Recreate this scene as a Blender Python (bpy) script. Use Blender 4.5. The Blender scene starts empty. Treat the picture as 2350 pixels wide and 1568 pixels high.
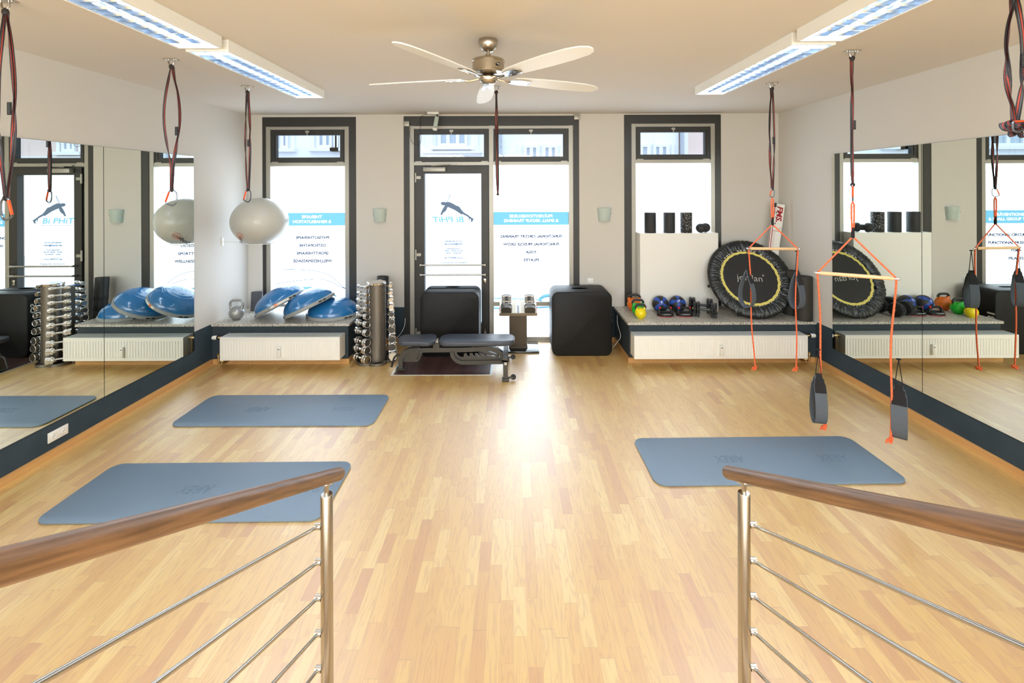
import bpy, bmesh, math, random
from math import sin, cos, pi, radians, sqrt, atan2
from mathutils import Vector, Matrix
random.seed(7)
S = bpy.context.scene
COL = S.collection
V = Vector

# ---------- measured camera geometry (metres; camera looks along +Y) ----------
F = 1044.0; CU = 1175.0; CV = 435.0; EYE = 2.14
def X(u, y): return (u - CU) * y / F
def Z(v, y): return EYE - (v - CV) * y / F

# ---------- mesh builder ----------
class MB:
    def __init__(self, M=None):
        self.v = []; self.f = []; self.m = []; self.uv = {}; self.M = M or Matrix(); self.mi = 0
    def add(self, vs, fs, mi=None):
        o = len(self.v)
        self.v += [self.M @ V(p) for p in vs]
        for f in fs:
            self.f.append([o + i for i in f]); self.m.append(self.mi if mi is None else mi)
        return self
    def box(self, x0, x1, y0, y1, z0, z1, mi=None):
        if x0 > x1: x0, x1 = x1, x0
        if y0 > y1: y0, y1 = y1, y0
        if z0 > z1: z0, z1 = z1, z0
        vs = [(x, y, z) for x in (x0, x1) for y in (y0, y1) for z in (z0, z1)]
        return self.add(vs, [(0,1,3,2),(4,6,7,5),(0,4,5,1),(2,3,7,6),(0,2,6,4),(1,5,7,3)], mi)
    def rbox(self, x0, x1, y0, y1, z0, z1, r=.01, seg=3, mi=None):
        bm = bmesh.new(); bmesh.ops.create_cube(bm, size=1)
        for v in bm.verts:
            v.co = V(((x0+x1)/2 + v.co.x*abs(x1-x0), (y0+y1)/2 + v.co.y*abs(y1-y0), (z0+z1)/2 + v.co.z*abs(z1-z0)))
        bmesh.ops.bevel(bm, geom=list(bm.edges), offset=r, segments=seg, affect='EDGES', profile=.5)
        bm.verts.index_update()
        self.add([v.co[:] for v in bm.verts], [[v.index for v in f.verts] for f in bm.faces], mi); bm.free()
        return self
    def tube(self, pts, r, n=10, closed=False, caps=True, mi=None, flat=1.0):
        pts = [V(p) for p in pts]; k = len(pts)
        rr = r if isinstance(r, (list, tuple)) else [r]*k
        tang = []
        for i in range(k):
            if closed: t = pts[(i+1) % k] - pts[i-1]
            else: t = pts[min(i+1, k-1)] - pts[max(i-1, 0)]
            tang.append(t.normalized() if t.length > 1e-9 else V((0,0,1)))
        a = V((0,0,1)) if abs(tang[0].z) < .9 else V((1,0,0))
        nrm = (a - tang[0]*a.dot(tang[0])).normalized()
        vs = []
        for i in range(k):
            nrm = (nrm - tang[i]*nrm.dot(tang[i]))
            nrm = nrm.normalized() if nrm.length > 1e-9 else V((1,0,0))
            b = tang[i].cross(nrm)
            for j in range(n):
                t = 2*pi*j/n
                vs.append(pts[i] + (nrm*cos(t) + b*sin(t)*flat)*rr[i])
        fs = []
        for i in range(k if closed else k-1):
            for j in range(n):
                i2 = (i+1) % k
                fs.append((i*n+j, i*n+(j+1) % n, i2*n+(j+1) % n, i2*n+j))
        if caps and not closed:
            fs.append([j for j in range(n)][::-1]); fs.append([(k-1)*n+j for j in range(n)])
        return self.add(vs, fs, mi)
    def cyl(self, p0, p1, r, r1=None, n=20, mi=None, caps=True):
        return self.tube([p0, p1], [r, r if r1 is None else r1], n, caps=caps, mi=mi)
    def lathe(self, prof, n=32, M=None, mi=None, ang=2*pi):
        M = M or Matrix(); vs = []; full = abs(ang - 2*pi) < 1e-6
        m = n if full else n+1
        for r, z in prof:
            for j in range(m):
                t = ang*j/n
                vs.append(M @ V((r*cos(t), r*sin(t), z)))
        fs = []
        for i in range(len(prof)-1):
            for j in range(n):
                j2 = (j+1) % m
                fs.append((i*m+j, i*m+j2, (i+1)*m+j2, (i+1)*m+j))
        if full and prof[0][0] > 1e-6: fs.append([j for j in range(n)][::-1])
        if full and prof[-1][0] > 1e-6: fs.append([(len(prof)-1)*m+j for j in range(n)])
        return self.add(vs, fs, mi)
    def sphere(self, c, r, nu=32, nv=16, mi=None, cut=None):
        if not isinstance(r, (tuple, list)): r = (r, r, r)
        prof = []
        for i in range(nv+1):
            t = -pi/2 + pi*i/nv
            prof.append((max(cos(t), 1e-5), sin(t)))
        if cut is not None: prof = [(a, max(b, cut)) for a, b in prof]
        return self.lathe(prof, nu, Matrix.Translation(V(c)) @ Matrix.Diagonal((r[0], r[1], r[2], 1)), mi)
    def torus(self, R, r, M=None, n=40, m=12, mi=None):
        M = M or Matrix()
        pts = [M @ V((R*cos(2*pi*i/n), R*sin(2*pi*i/n), 0)) for i in range(n)]
        return self.tube(pts, r, m, closed=True, mi=mi)
    def prism(self, poly, z0, z1, M=None, mi=None):
        M = M or Matrix(); n = len(poly)
        ar = sum(poly[i][0]*poly[(i+1) % n][1] - poly[(i+1) % n][0]*poly[i][1] for i in range(n))
        if ar < 0: poly = poly[::-1]
        vs = [M @ V((x, y, z0)) for x, y in poly] + [M @ V((x, y, z1)) for x, y in poly]
        fs = [list(range(n))[::-1], list(range(n, 2*n))] + [(i, (i+1) % n, n+(i+1) % n, n+i) for i in range(n)]
        return self.add(vs, fs, mi)
    def band(self, pts, side, w, th=0.0, closed=False, mi=None):
        """flat webbing: centre line pts, width direction side (one or per point)"""
        k = len(pts); pts = [V(p) for p in pts]
        sd = [V(s).normalized() for s in side] if isinstance(side, list) else [V(side).normalized()]*k
        ww = w if isinstance(w, list) else [w]*k
        vs = []; acc = 0; us = []
        for i in range(k):
            t = (pts[(i+1) % k] - pts[i-1]) if closed else (pts[min(i+1, k-1)] - pts[max(i-1, 0)])
            if t.length < 1e-9: t = V((0,0,1))
            t.normalize(); s = (sd[i] - t*sd[i].dot(t))
            s = s.normalized() if s.length > 1e-6 else V((1,0,0))
            nn = t.cross(s)*(max(th, .0008)/2)
            h = s*(ww[i]/2)
            vs += [pts[i]-h-nn, pts[i]+h-nn, pts[i]+h+nn, pts[i]-h+nn]
            if i: acc += (pts[i]-pts[i-1]).length
            us.append(acc)
        o = len(self.v); fs = []
        for i in range(k if closed else k-1):
            a = i*4; b = ((i+1) % k)*4
            for q in range(4):
                q2 = (q+1) % 4
                fs.append((a+q, a+q2, b+q2, b+q))
        if not closed: fs += [(3,2,1,0), tuple((k-1)*4+q for q in range(4))]
        for i in range(k):
            for q, uu in enumerate((0,1,1,0)): self.uv[o+i*4+q] = (uu, us[i])
        return self.add(vs, fs, mi)
    def build(self, name, mats, parent=None, loc=None, rot=None, sharp=35):
        me = bpy.data.meshes.new(name)
        me.from_pydata([tuple(p) for p in self.v], [], self.f)
        if not isinstance(mats, (list, tuple)): mats = [mats]
        for m in mats: me.materials.append(m)
        for p, i in zip(me.polygons, self.m): p.material_index = i
        if self.uv:
            l = me.uv_layers.new(name='UVMap')
            for lp in me.loops: l.data[lp.index].uv = self.uv.get(lp.vertex_index, (0, 0))
        me.validate(); me.update()
        bm = bmesh.new(); bm.from_mesh(me); bmesh.ops.recalc_face_normals(bm, faces=bm.faces); bm.to_mesh(me); bm.free()
        for p in me.polygons: p.use_smooth = True
        me.set_sharp_from_angle(angle=radians(sharp))
        o = bpy.data.objects.new(name, me); COL.objects.link(o)
        if parent: o.parent = parent
        if loc is not None: o.location = loc
        if rot is not None: o.rotation_euler = rot
        return o

def smooth(P, k=5, closed=False):
    P = [V(p) for p in P]; out = []; n = len(P)
    for i in range(n if closed else n-1):
        g = (lambda j: P[j % n]) if closed else (lambda j: P[max(0, min(n-1, j))])
        p0, p1, p2, p3 = g(i-1), g(i), g(i+1), g(i+2)
        for q in range(k):
            t = q/k; out.append(.5*((2*p1)+(p2-p0)*t+(2*p0-5*p1+4*p2-p3)*t*t+(3*p1-p0-3*p2+p3)*t**3))
    if not closed: out.append(P[-1])
    return out
def tag(o, label, cat, group=None):
    o['label'] = label; o['category'] = cat
    if group: o['group'] = group
    return o
def thing(name, label, cat, loc=(0,0,0), rot=(0,0,0), group=None):
    o = bpy.data.objects.new(name, None); COL.objects.link(o)
    o.location = loc; o.rotation_euler = rot; o.empty_display_size = .1
    return tag(o, label, cat, group)
def struct(o): o['kind'] = 'structure'; return o
def sempty(name, loc=(0,0,0)):
    o = bpy.data.objects.new(name, None); COL.objects.link(o); o.location = loc
    return struct(o)
def kids(o): return [c for c in bpy.data.objects if c.parent == o]
def copy_tree(o, parent=None, first=True):
    c = o.copy(); COL.objects.link(c)
    if parent: c.parent = parent
    for ch in kids(o): copy_tree(ch, c)
    return c
def dup(o, loc, rot=None, label=None, group=None):
    c = copy_tree(o); c.location = loc
    if rot is not None: c.rotation_euler = rot
    if label: c['label'] = label
    if group: c['group'] = group
    return c

def text_mb(mb, txt, size, M, bold=0.0, depth=0.0, align='CENTER', mirror=False, mi=None, sx=1.0, fit=None, shear=0):
    cu = bpy.data.curves.new('t', 'FONT'); cu.body = txt; cu.size = size; cu.offset = bold*size
    cu.extrude = depth/2; cu.align_x = align; cu.align_y = 'CENTER'; cu.resolution_u = 3; cu.shear = shear
    ob = bpy.data.objects.new('t', cu); COL.objects.link(ob)
    dg = bpy.context.evaluated_depsgraph_get(); dg.update()
    me = bpy.data.meshes.new_from_object(ob.evaluated_get(dg))
    xs = [v.co.x for v in me.vertices]
    if fit and xs: sx = fit/(max(xs)-min(xs))
    k = -sx if mirror else sx
    vs = [M @ V((v.co.x*k, v.co.y, v.co.z)) for v in me.vertices]
    mb.add(vs, [list(p.vertices) for p in me.polygons], mi)
    bpy.data.objects.remove(ob); bpy.data.curves.remove(cu); bpy.data.meshes.remove(me)
    return mb
# text frame standing in the XZ plane, read from -Y (camera side)
def MXZ(x, y, z, a=0): return Matrix.Translation((x, y, z)) @ Matrix.Rotation(pi/2, 4, 'X') @ Matrix.Rotation(a, 4, 'Z')

# ---------- materials ----------
def lin(c):
    def f(x):
        x /= 255.0
        return x/12.92 if x <= .04045 else ((x+.055)/1.055)**2.4
    return (f(c[0]), f(c[1]), f(c[2]), 1)
def mat(name, c, rough=.5, metal=0, spec=.5, coat=0, bump=None, **kw):
    m = bpy.data.materials.new(name); m.use_nodes = True; nt = m.node_tree
    b = nt.nodes['Principled BSDF']
    b.inputs['Base Color'].default_value = lin(c); b.inputs['Roughness'].default_value = rough
    b.inputs['Metallic'].default_value = metal; b.inputs['Specular IOR Level'].default_value = spec
    b.inputs['Coat Weight'].default_value = coat
    for k, v in kw.items(): b.inputs[k.replace('_', ' ')].default_value = v
    tc = nt.nodes.new('ShaderNodeTexCoord')
    # slight procedural tone variation on every surface
    nz = nt.nodes.new('ShaderNodeTexNoise'); nz.inputs['Scale'].default_value = 9; nz.inputs['Detail'].default_value = 4
    nt.links.new(tc.outputs['Object'], nz.inputs['Vector'])
    mr = nt.nodes.new('ShaderNodeMapRange'); mr.inputs['To Min'].default_value = max(0, rough-.04); mr.inputs['To Max'].default_value = min(1, rough+.04)
    nt.links.new(nz.outputs['Fac'], mr.inputs['Value']); nt.links.new(mr.outputs['Result'], b.inputs['Roughness'])
    if bump:
        sc, st = bump
        n2 = nt.nodes.new('ShaderNodeTexNoise'); n2.inputs['Scale'].default_value = sc; n2.inputs['Detail'].default_value = 3
        nt.links.new(tc.outputs['Object'], n2.inputs['Vector'])
        bp = nt.nodes.new('ShaderNodeBump'); bp.inputs['Strength'].default_value = st; bp.inputs['Distance'].default_value = .002
        nt.links.new(n2.outputs['Fac'], bp.inputs['Height']); nt.links.new(bp.outputs['Normal'], b.inputs['Normal'])
    return m
def N(nt, t, **kw):
    n = nt.nodes.new(t)
    for k, v in kw.items():
        if k == 'op': n.operation = v
        else: n.inputs[k].default_value = v
    return n
def math_(nt, op, a, b=None, c=None):
    n = nt.nodes.new('ShaderNodeMath'); n.operation = op
    for i, x in enumerate((a, b, c)):
        if x is None: continue
        if isinstance(x, (int, float)): n.inputs[i].default_value = x
        else: nt.links.new(x, n.inputs[i])
    return n.outputs[0]
def ramp(nt, fac, stops, interp='LINEAR'):
    n = nt.nodes.new('ShaderNodeValToRGB'); n.color_ramp.interpolation = interp
    e = n.color_ramp.elements
    while len(e) < len(stops): e.new(.5)
    for i, (p, c) in enumerate(stops): e[i].position = p; e[i].color = lin(c)
    nt.links.new(fac, n.inputs[0]); return n.outputs[0]
def mixc(nt, fac, a, b, mode='MIX'):
    n = nt.nodes.new('ShaderNodeMix'); n.data_type = 'RGBA'; n.blend_type = mode
    for s, x in ((n.inputs[0], fac), (n.inputs[6], a), (n.inputs[7], b)):
        if isinstance(x, (int, float)): s.default_value = x
        elif isinstance(x, tuple): s.default_value = x
        else: nt.links.new(x, s)
    return n.outputs[2]
def emis(name, c, s):
    m = bpy.data.materials.new(name); m.use_nodes = True; nt = m.node_tree; nt.nodes.clear()
    e = nt.nodes.new('ShaderNodeEmission'); e.inputs[0].default_value = lin(c); e.inputs[1].default_value = s
    o = nt.nodes.new('ShaderNodeOutputMaterial'); nt.links.new(e.outputs[0], o.inputs[0]); return m

def floor_mat():
    m = mat('oak_parquet', (230,190,125), .3); nt = m.node_tree; b = nt.nodes['Principled BSDF']
    for l in list(b.inputs['Roughness'].links): nt.links.remove(l)
    tc = nt.nodes.new('ShaderNodeTexCoord'); sp = nt.nodes.new('ShaderNodeSeparateXYZ'); nt.links.new(tc.outputs['Object'], sp.inputs[0])
    x, y = sp.outputs[0], sp.outputs[1]
    W = .0655
    xi = math_(nt, 'DIVIDE', x, W); i = math_(nt, 'FLOOR', xi)
    wn = nt.nodes.new('ShaderNodeTexWhiteNoise'); wn.noise_dimensions = '1D'; nt.links.new(i, wn.inputs['W'])
    wn2 = nt.nodes.new('ShaderNodeTexWhiteNoise'); wn2.noise_dimensions = '1D'; nt.links.new(math_(nt, 'ADD', i, 57.3), wn2.inputs['W'])
    L = math_(nt, 'MULTIPLY_ADD', wn2.outputs[0], .22, .30)
    yj = math_(nt, 'DIVIDE', math_(nt, 'MULTIPLY_ADD', wn.outputs[0], 3.7, y), L)
    # warp lengths so planks in one row differ
    yj = math_(nt, 'ADD', yj, math_(nt, 'MULTIPLY', math_(nt, 'SINE', math_(nt, 'MULTIPLY_ADD', i, 1.7, math_(nt, 'MULTIPLY', yj, 2.1))), .28))
    j = math_(nt, 'FLOOR', yj)
    cb = nt.nodes.new('ShaderNodeCombineXYZ'); nt.links.new(i, cb.inputs[0]); nt.links.new(j, cb.inputs[1])
    w3 = nt.nodes.new('ShaderNodeTexWhiteNoise'); w3.noise_dimensions = '3D'; nt.links.new(cb.outputs[0], w3.inputs['Vector'])
    col = ramp(nt, w3.outputs['Value'], [(0, (200,144,66)), (.12, (212,164,76)), (.45, (221,178,86)), (.75, (225,185,94)), (1, (235,204,124))])
    # grain
    mp = nt.nodes.new('ShaderNodeCombineXYZ')
    nt.links.new(math_(nt, 'MULTIPLY_ADD', w3.outputs['Value'], 13.0, math_(nt, 'MULTIPLY', x, 16)), mp.inputs[0])
    nt.links.new(math_(nt, 'MULTIPLY', y, 1.5), mp.inputs[1]); nt.links.new(math_(nt, 'MULTIPLY', w3.outputs['Value'], 41.0), mp.inputs[2])
    nz = N(nt, 'ShaderNodeTexNoise', Scale=1.0, Detail=3.0, Distortion=.35); nt.links.new(mp.outputs[0], nz.inputs['Vector'])
    g = math_(nt, 'SINE', math_(nt, 'MULTIPLY', nz.outputs['Fac'], 58.0))
    g = math_(nt, 'POWER', math_(nt, 'MULTIPLY_ADD', g, .5, .5), 4.0)
    mp2 = nt.nodes.new('ShaderNodeCombineXYZ'); nt.links.new(math_(nt, 'MULTIPLY', x, 330), mp2.inputs[0]); nt.links.new(math_(nt, 'MULTIPLY', y, 9), mp2.inputs[1])
    n3 = N(nt, 'ShaderNodeTexNoise', Scale=1.0, Detail=2.0); nt.links.new(mp2.outputs[0], n3.inputs['Vector'])
    gg = math_(nt, 'MULTIPLY_ADD', g, .34, math_(nt, 'MULTIPLY', n3.outputs['Fac'], .20))
    col = mixc(nt, gg, col, lin((176,120,62)))
    # joints
    fx = math_(nt, 'ABSOLUTE', math_(nt, 'SUBTRACT', math_(nt, 'FRACT', xi), .5)); fy = math_(nt, 'ABSOLUTE', math_(nt, 'SUBTRACT', math_(nt, 'FRACT', yj), .5))
    jt = math_(nt, 'MAXIMUM', math_(nt, 'GREATER_THAN', fx, .492), math_(nt, 'GREATER_THAN', fy, .4965))
    col = mixc(nt, math_(nt, 'MULTIPLY', jt, .35), col, lin((150,100,55)))
    nt.links.new(col, b.inputs['Base Color'])
    b.inputs['Roughness'].default_value = FLOOR_ROUGH; b.inputs['Specular IOR Level'].default_value = .5
    b.inputs['Coat Weight'].default_value = 1.0; b.inputs['Coat Roughness'].default_value = FLOOR_COAT_ROUGH; b.inputs['Coat IOR'].default_value = FLOOR_COAT_IOR
    return m
def wood(name, c1, c2, axis=0, scale=1.0, rough=.4, tilt=0):
    m = mat(name, c1, rough); nt = m.node_tree; b = nt.nodes['Principled BSDF']
    tc = nt.nodes.new('ShaderNodeTexCoord'); mp = nt.nodes.new('ShaderNodeMapping')
    s = [60*scale]*3; s[axis] = 3*scale; mp.inputs['Scale'].default_value = s
    mr = nt.nodes.new('ShaderNodeMapping'); mr.inputs['Rotation'].default_value = (radians(-tilt), 0, 0); nt.links.new(tc.outputs['Object'], mr.inputs[0]); nt.links.new(mr.outputs[0], mp.inputs[0])
    nz = N(nt, 'ShaderNodeTexNoise', Scale=1.0, Detail=4.0, Distortion=.15); nt.links.new(mp.outputs[0], nz.inputs['Vector'])
    nt.links.new(ramp(nt, nz.outputs['Fac'], [(.3, c1), (.7, c2)]), b.inputs['Base Color'])
    return m
def granite_mat():
    m = mat('granite', (190,188,180), .35); nt = m.node_tree; b = nt.nodes['Principled BSDF']
    tc = nt.nodes.new('ShaderNodeTexCoord')
    vo = N(nt, 'ShaderNodeTexVoronoi', Scale=150.0); nt.links.new(tc.outputs['Object'], vo.inputs['Vector'])
    wn = nt.nodes.new('ShaderNodeSeparateColor'); nt.links.new(vo.outputs['Color'], wn.inputs[0])
    c = ramp(nt, wn.outputs[0], [(0, (70,66,62)), (.1, (128,122,112)), (.3, (176,168,152)), (.55, (205,200,190)), (1, (226,224,218))])
    nt.links.new(c, b.inputs['Base Color']); return m
def wall_mat():
    m = mat('wall_paint', (212,209,203), .85, spec=.25, bump=(240, .06)); nt = m.node_tree; b = nt.nodes['Principled BSDF']
    g = nt.nodes.new('ShaderNodeNewGeometry'); sp = nt.nodes.new('ShaderNodeSeparateXYZ'); nt.links.new(g.outputs['Position'], sp.inputs[0])
    dark = math_(nt, 'LESS_THAN', sp.outputs[2], .492)
    # painted dark skirting band up to the height of the sills
    nz = N(nt, 'ShaderNodeTexNoise', Scale=2.5, Detail=5.0); nt.links.new(g.outputs['Position'], nz.inputs['Vector'])
    dk = ramp(nt, nz.outputs['Fac'], [(.3, (48,61,71)), (.7, (58,72,83))])
    nt.links.new(mixc(nt, dark, lin((212,209,203)), dk), b.inputs['Base Color'])
    return m
def film_mat(name='frosted_film', c0=(.80, .92, 1.05, 1), c1=(.76, .875, 1.0, 1), k=1.0):
    """frosted, back-lit window film; it overlaps itself above z=2.17"""
    m = bpy.data.materials.new(name); m.use_nodes = True; nt = m.node_tree; nt.nodes.clear()
    g = nt.nodes.new('ShaderNodeNewGeometry'); sp = nt.nodes.new('ShaderNodeSeparateXYZ'); nt.links.new(g.outputs['Position'], sp.inputs[0])
    up = math_(nt, 'GREATER_THAN', sp.outputs[2], 2.165)
    c = mixc(nt, up, c0, c1)
    e = nt.nodes.new('ShaderNodeEmission'); nt.links.new(c, e.inputs[0]); e.inputs[1].default_value = PANE_E*k
    gl = nt.nodes.new('ShaderNodeBsdfPrincipled'); gl.inputs['Base Color'].default_value = (.7,.75,.8,1); gl.inputs['Roughness'].default_value = .25
    ad = nt.nodes.new('ShaderNodeAddShader'); o = nt.nodes.new('ShaderNodeOutputMaterial')
    nt.links.new(e.outputs[0], ad.inputs[0]); nt.links.new(gl.outputs[0], ad.inputs[1]); nt.links.new(ad.outputs[0], o.inputs[0]); return m
def strap_mat():
    m = mat('sling_webbing', (40,32,32), .7); nt = m.node_tree; b = nt.nodes['Principled BSDF']
    uv = nt.nodes.new('ShaderNodeUVMap'); sp = nt.nodes.new('ShaderNodeSeparateXYZ'); nt.links.new(uv.outputs[0], sp.inputs[0])
    c = ramp(nt, sp.outputs[0], [(0, (46,40,42)), (.18, (46,40,42)), (.2, (168,62,46)), (.42, (168,62,46)), (.44, (34,28,30)), (.60, (34,28,30)), (.62, (120,128,136)), (.68, (44,38,40))], 'CONSTANT')
    nt.links.new(c, b.inputs['Base Color']); return m
def rope_mat():
    m = mat('orange_rope', (240,112,66), .6); nt = m.node_tree; b = nt.nodes['Principled BSDF']
    g = nt.nodes.new('ShaderNodeTexCoord'); sp = nt.nodes.new('ShaderNodeSeparateXYZ'); nt.links.new(g.outputs['Object'], sp.inputs[0])
    a = math_(nt, 'ADD', math_(nt, 'MULTIPLY', sp.outputs[2], 26.0), math_(nt, 'MULTIPLY', math_(nt, 'ADD', sp.outputs[0], sp.outputs[1]), 30.0))
    f = math_(nt, 'GREATER_THAN', math_(nt, 'FRACT', a), .93)
    nt.links.new(mixc(nt, f, lin((243,112,66)), lin((150,66,46))), b.inputs['Base Color'])
    return m
# ================= parameters of light =================
PANE_E = 2.5; TUBE_E = 40; REAR_E = 34; FRONTFILL_E = 130; UP_E = 12; SKY_E = 1.1; EXPO = 1.04; ROLL = -.0035
FLOOR_ROUGH = .55; FLOOR_COAT_ROUGH = .43; FLOOR_COAT_IOR = 3.5

M = {}
M['floor'] = floor_mat(); M['wall'] = wall_mat(); M['granite'] = granite_mat(); M['film'] = film_mat()
M['film_door'] = film_mat('frosted_film_dim_lit', (.66, .84, 1.05, 1), (.72, .86, 1.0, 1), .28); M['strap'] = strap_mat(); M['rope'] = rope_mat()  # door film: dimmer, bluer glow stands for weaker daylight behind the door
M['ceil'] = mat('ceiling_paint', (218,213,206), .9, spec=.2, bump=(200, .04))
M['oak_trim'] = wood('oak_trim', (198,150,94), (210,164,106), 1, .5)
M['dark'] = mat('anthracite_paint', (46,45,42), .45)
M['sill_front'] = mat('sill_front_paint', (46,57,64), .7, bump=(30, .1))
M['silver'] = mat('silver_alu', (170,167,158), .4, metal=.35)
M['white'] = mat('white_enamel', (244,244,240), .35)
M['whitep'] = mat('white_plastic', (236,236,232), .4)
M['grille'] = mat('radiator_grille', (200,205,205), .4)
M['chrome'] = mat('chrome', (225,225,225), .08, metal=1)
M['steel'] = mat('brushed_steel', (190,184,174), .26, metal=1)
M['nickel'] = mat('brushed_nickel', (184,174,158), .25, metal=1)
M['black'] = mat('black_vinyl', (15,15,15), .55, spec=.3, bump=(500, .1))
M['blackfoam'] = mat('black_foam', (24,25,26), .8, bump=(300, .3))
M['rubber'] = mat('black_rubber', (30,31,32), .5)
M['benchpad'] = mat('bench_vinyl', (62,67,78), .38, bump=(600, .1))
M['gun'] = mat('gunmetal_paint', (72,70,66), .38, metal=.4)
M['gun2'] = mat('rack_grey_metal', (118,112,104), .35, metal=.7)
M['mat'] = mat('exercise_mat_foam', (98,112,128), .55, bump=(400, .5))
M['mat_edge'] = mat('mat_emboss', (106,129,152), .45)
M['blue'] = mat('blue_dome_rubber', (24,98,158), .2, coat=.3)
M['bosugrey'] = mat('bosu_rim_grey', (150,154,154), .5)
M['orange'] = mat('orange_enamel', (235,120,40), .25); M['green'] = mat('green_enamel', (35,190,50), .25)
M['yellow'] = mat('yellow_enamel', (240,218,20), .25); M['kbsilver'] = mat('silver_kettlebell', (150,152,150), .4, metal=.5)
M['medblue'] = mat('blue_rubber', (40,82,180), .5); M['red'] = mat('red_plastic', (215,30,40), .4)
M['barwood'] = wood('beech_dowel', (226,188,140), (236,203,158), 0, .6)
M['walnut'] = wood('stained_oak', (104,66,40), (146,102,66), 1, 1.0, .38)
M['doormat'] = wood('dark_laminate', (56,38,36), (84,58,54), 1, .35, .45)
M['gymball'] = mat('grey_ball_vinyl', (158,158,150), .34)
M['frost'] = mat('frosted_glass', (214,230,222), .25, Transmission_Weight=.25)
M['pad'] = mat('foot_pad_fabric', (84,92,102), .9, bump=(260, .6)); M['velcro'] = mat('black_velcro', (28,28,30), .95, bump=(500, .5))
M['yellowtrim'] = mat('yellow_trim_fabric', (226,214,118), .8)
M['nylon'] = mat('black_nylon', (24,27,28), .36); M['jump'] = mat('trampoline_cloth', (38,38,38), .8)
M['brass'] = mat('brass', (190,160,110), .3, metal=1); M['fanwhite'] = mat('fan_blade', (234,236,236), .4)
M['greyboard'] = mat('grey_plastic', (78,80,86), .5); M['vtube'] = mat('black_tube_rubber', (34,36,38), .5)
M['alutrim'] = mat('alu_trim', (215,222,222), .3, metal=.5)
M['stand'] = mat('brown_metal', (74,64,52), .35, metal=.5); M['tray'] = mat('tray_metal', (150,140,124), .4, metal=.6)
M['ink_cyan'] = emis('print_cyan', (130,206,240), .62); M['ink_grey'] = emis('print_grey', (106,120,150), .45)
M['ink_fig'] = emis('print_figure', (104,120,138), .65); M['ink_white'] = emis('print_white', (236,248,255), .95)
M['ink_light'] = emis('print_pale', (140,156,178), .5); M['ink_blue'] = emis('print_blue', (90,122,165), .5)
M['inkblack'] = mat('black_print', (25,25,25), .6); M['inkred'] = mat('red_print', (170,30,45), .6); M['inkwhite'] = mat('white_print', (225,225,220), .6)
M['orangec'] = mat('orange_anodised', (225,85,35), .3, metal=.4); M['greyc'] = mat('grey_anodised', (110,116,124), .3, metal=.8)
def mirror_mat():
    m = mat('mirror_glass', (236,243,238), .0, metal=1); nt = m.node_tree; b = nt.nodes['Principled BSDF']
    for l in list(b.inputs['Roughness'].links): nt.links.remove(l)
    b.inputs['Roughness'].default_value = 0.0; return m
M['mirror'] = mirror_mat()
def clear_glass():
    m = bpy.data.materials.new('clear_glass'); m.use_nodes = True; nt = m.node_tree; nt.nodes.clear()
    t = nt.nodes.new('ShaderNodeBsdfTransparent'); t.inputs[0].default_value = (.93,.96,.98,1)
    g = nt.nodes.new('ShaderNodeBsdfGlossy'); g.inputs['Roughness'].default_value = .01
    x = nt.nodes.new('ShaderNodeMixShader'); x.inputs[0].default_value = .06; o = nt.nodes.new('ShaderNodeOutputMaterial')
    nt.links.new(t.outputs[0], x.inputs[1]); nt.links.new(g.outputs[0], x.inputs[2]); nt.links.new(x.outputs[0], o.inputs[0]); return m
M['glass'] = clear_glass()

XL, XR, YB, CE, YF = -3.71, 3.745, 6.39, 3.2, -3.2
SILL = .495
# ---------- shell ----------
def top(name, mb, m, **k): return struct(mb.build(name, m, **k))
mt = (-1.41, -.235, 5.245, 6.37)     # recessed door mat
b = MB(); b.box(XL-.1, mt[0], YF, YB+.1, -.1, 0); b.box(mt[1], XR+.1, YF, YB+.1, -.1, 0)
b.box(mt[0], mt[1], YF, mt[2], -.1, 0); b.box(mt[0], mt[1], mt[3], YB+.1, -.1, 0); b.box(mt[0], mt[1], mt[2], mt[3], -.1, -.02)
top('floor', b, M['floor'])
top('ceiling', MB().box(XL-.1, XR+.1, YF, YB+.3, CE, CE+.15), M['ceil'])
top('wall_left', MB().box(XL-.2, XL, YF, YB+.3, -.1, CE), M['wall'])
top('wall_right', MB().box(XR, XR+.2, YF, YB+.3, -.1, CE), M['wall'])
top('wall_rear', MB().box(XL-.2, XR+.2, YF-.2, YF, -.1, CE), M['wall'])
W1 = (-3.507, -2.188, 3.168); W2 = (-1.52, .945, 3.175); W3 = (1.576, 2.938, 3.185)
b = MB(); T = YB+.3
for a, c in ((XL, W1[0]), (W1[1], W2[0]), (W2[1], W3[0]), (W3[1], XR)): b.box(a, c, YB, T, 0, CE)
for w in (W1, W2, W3): b.box(w[0], w[1], YB, T, w[2], CE)
for w in (W1, W3): b.box(w[0], w[1], YB, T, 0, SILL-.03)
top('wall_back', b, M['wall'])
# baseboards
def base(name, x0, x1, y0, y1): return top(name, MB().box(x0, x1, y0, y1, 0, .058).box(x0+(.004 if x0 > 0 else 0), x1-(.004 if x0 < 0 else 0), y0, y1, .058, .062), M['oak_trim'])
base('baseboard_left', XL, XL+.018, .35, 5.60); base('baseboard_right', XR-.018, XR, .35, 5.60)
SY = 5.62
SLx, SRx = -2.03, 1.44     # ends of the two sill plinths
for nm, x0, x1 in (('trim_1', XL+.018, SLx), ('trim_2', SRx, XR-.018)):
    top(nm, MB().box(x0, x1, SY-.016, SY, 0, .06), M['oak_trim'])
top('trim_3', MB().box(SLx, SLx+.016, SY-.016, YB, 0, .06), M['oak_trim'])
top('trim_4', MB().box(SRx-.016, SRx, SY-.016, YB, 0, .06), M['oak_trim'])
top('trim_5', MB().box(SLx+.016, W2[0], YB-.016, YB, 0, .06), M['oak_trim'])
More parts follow.
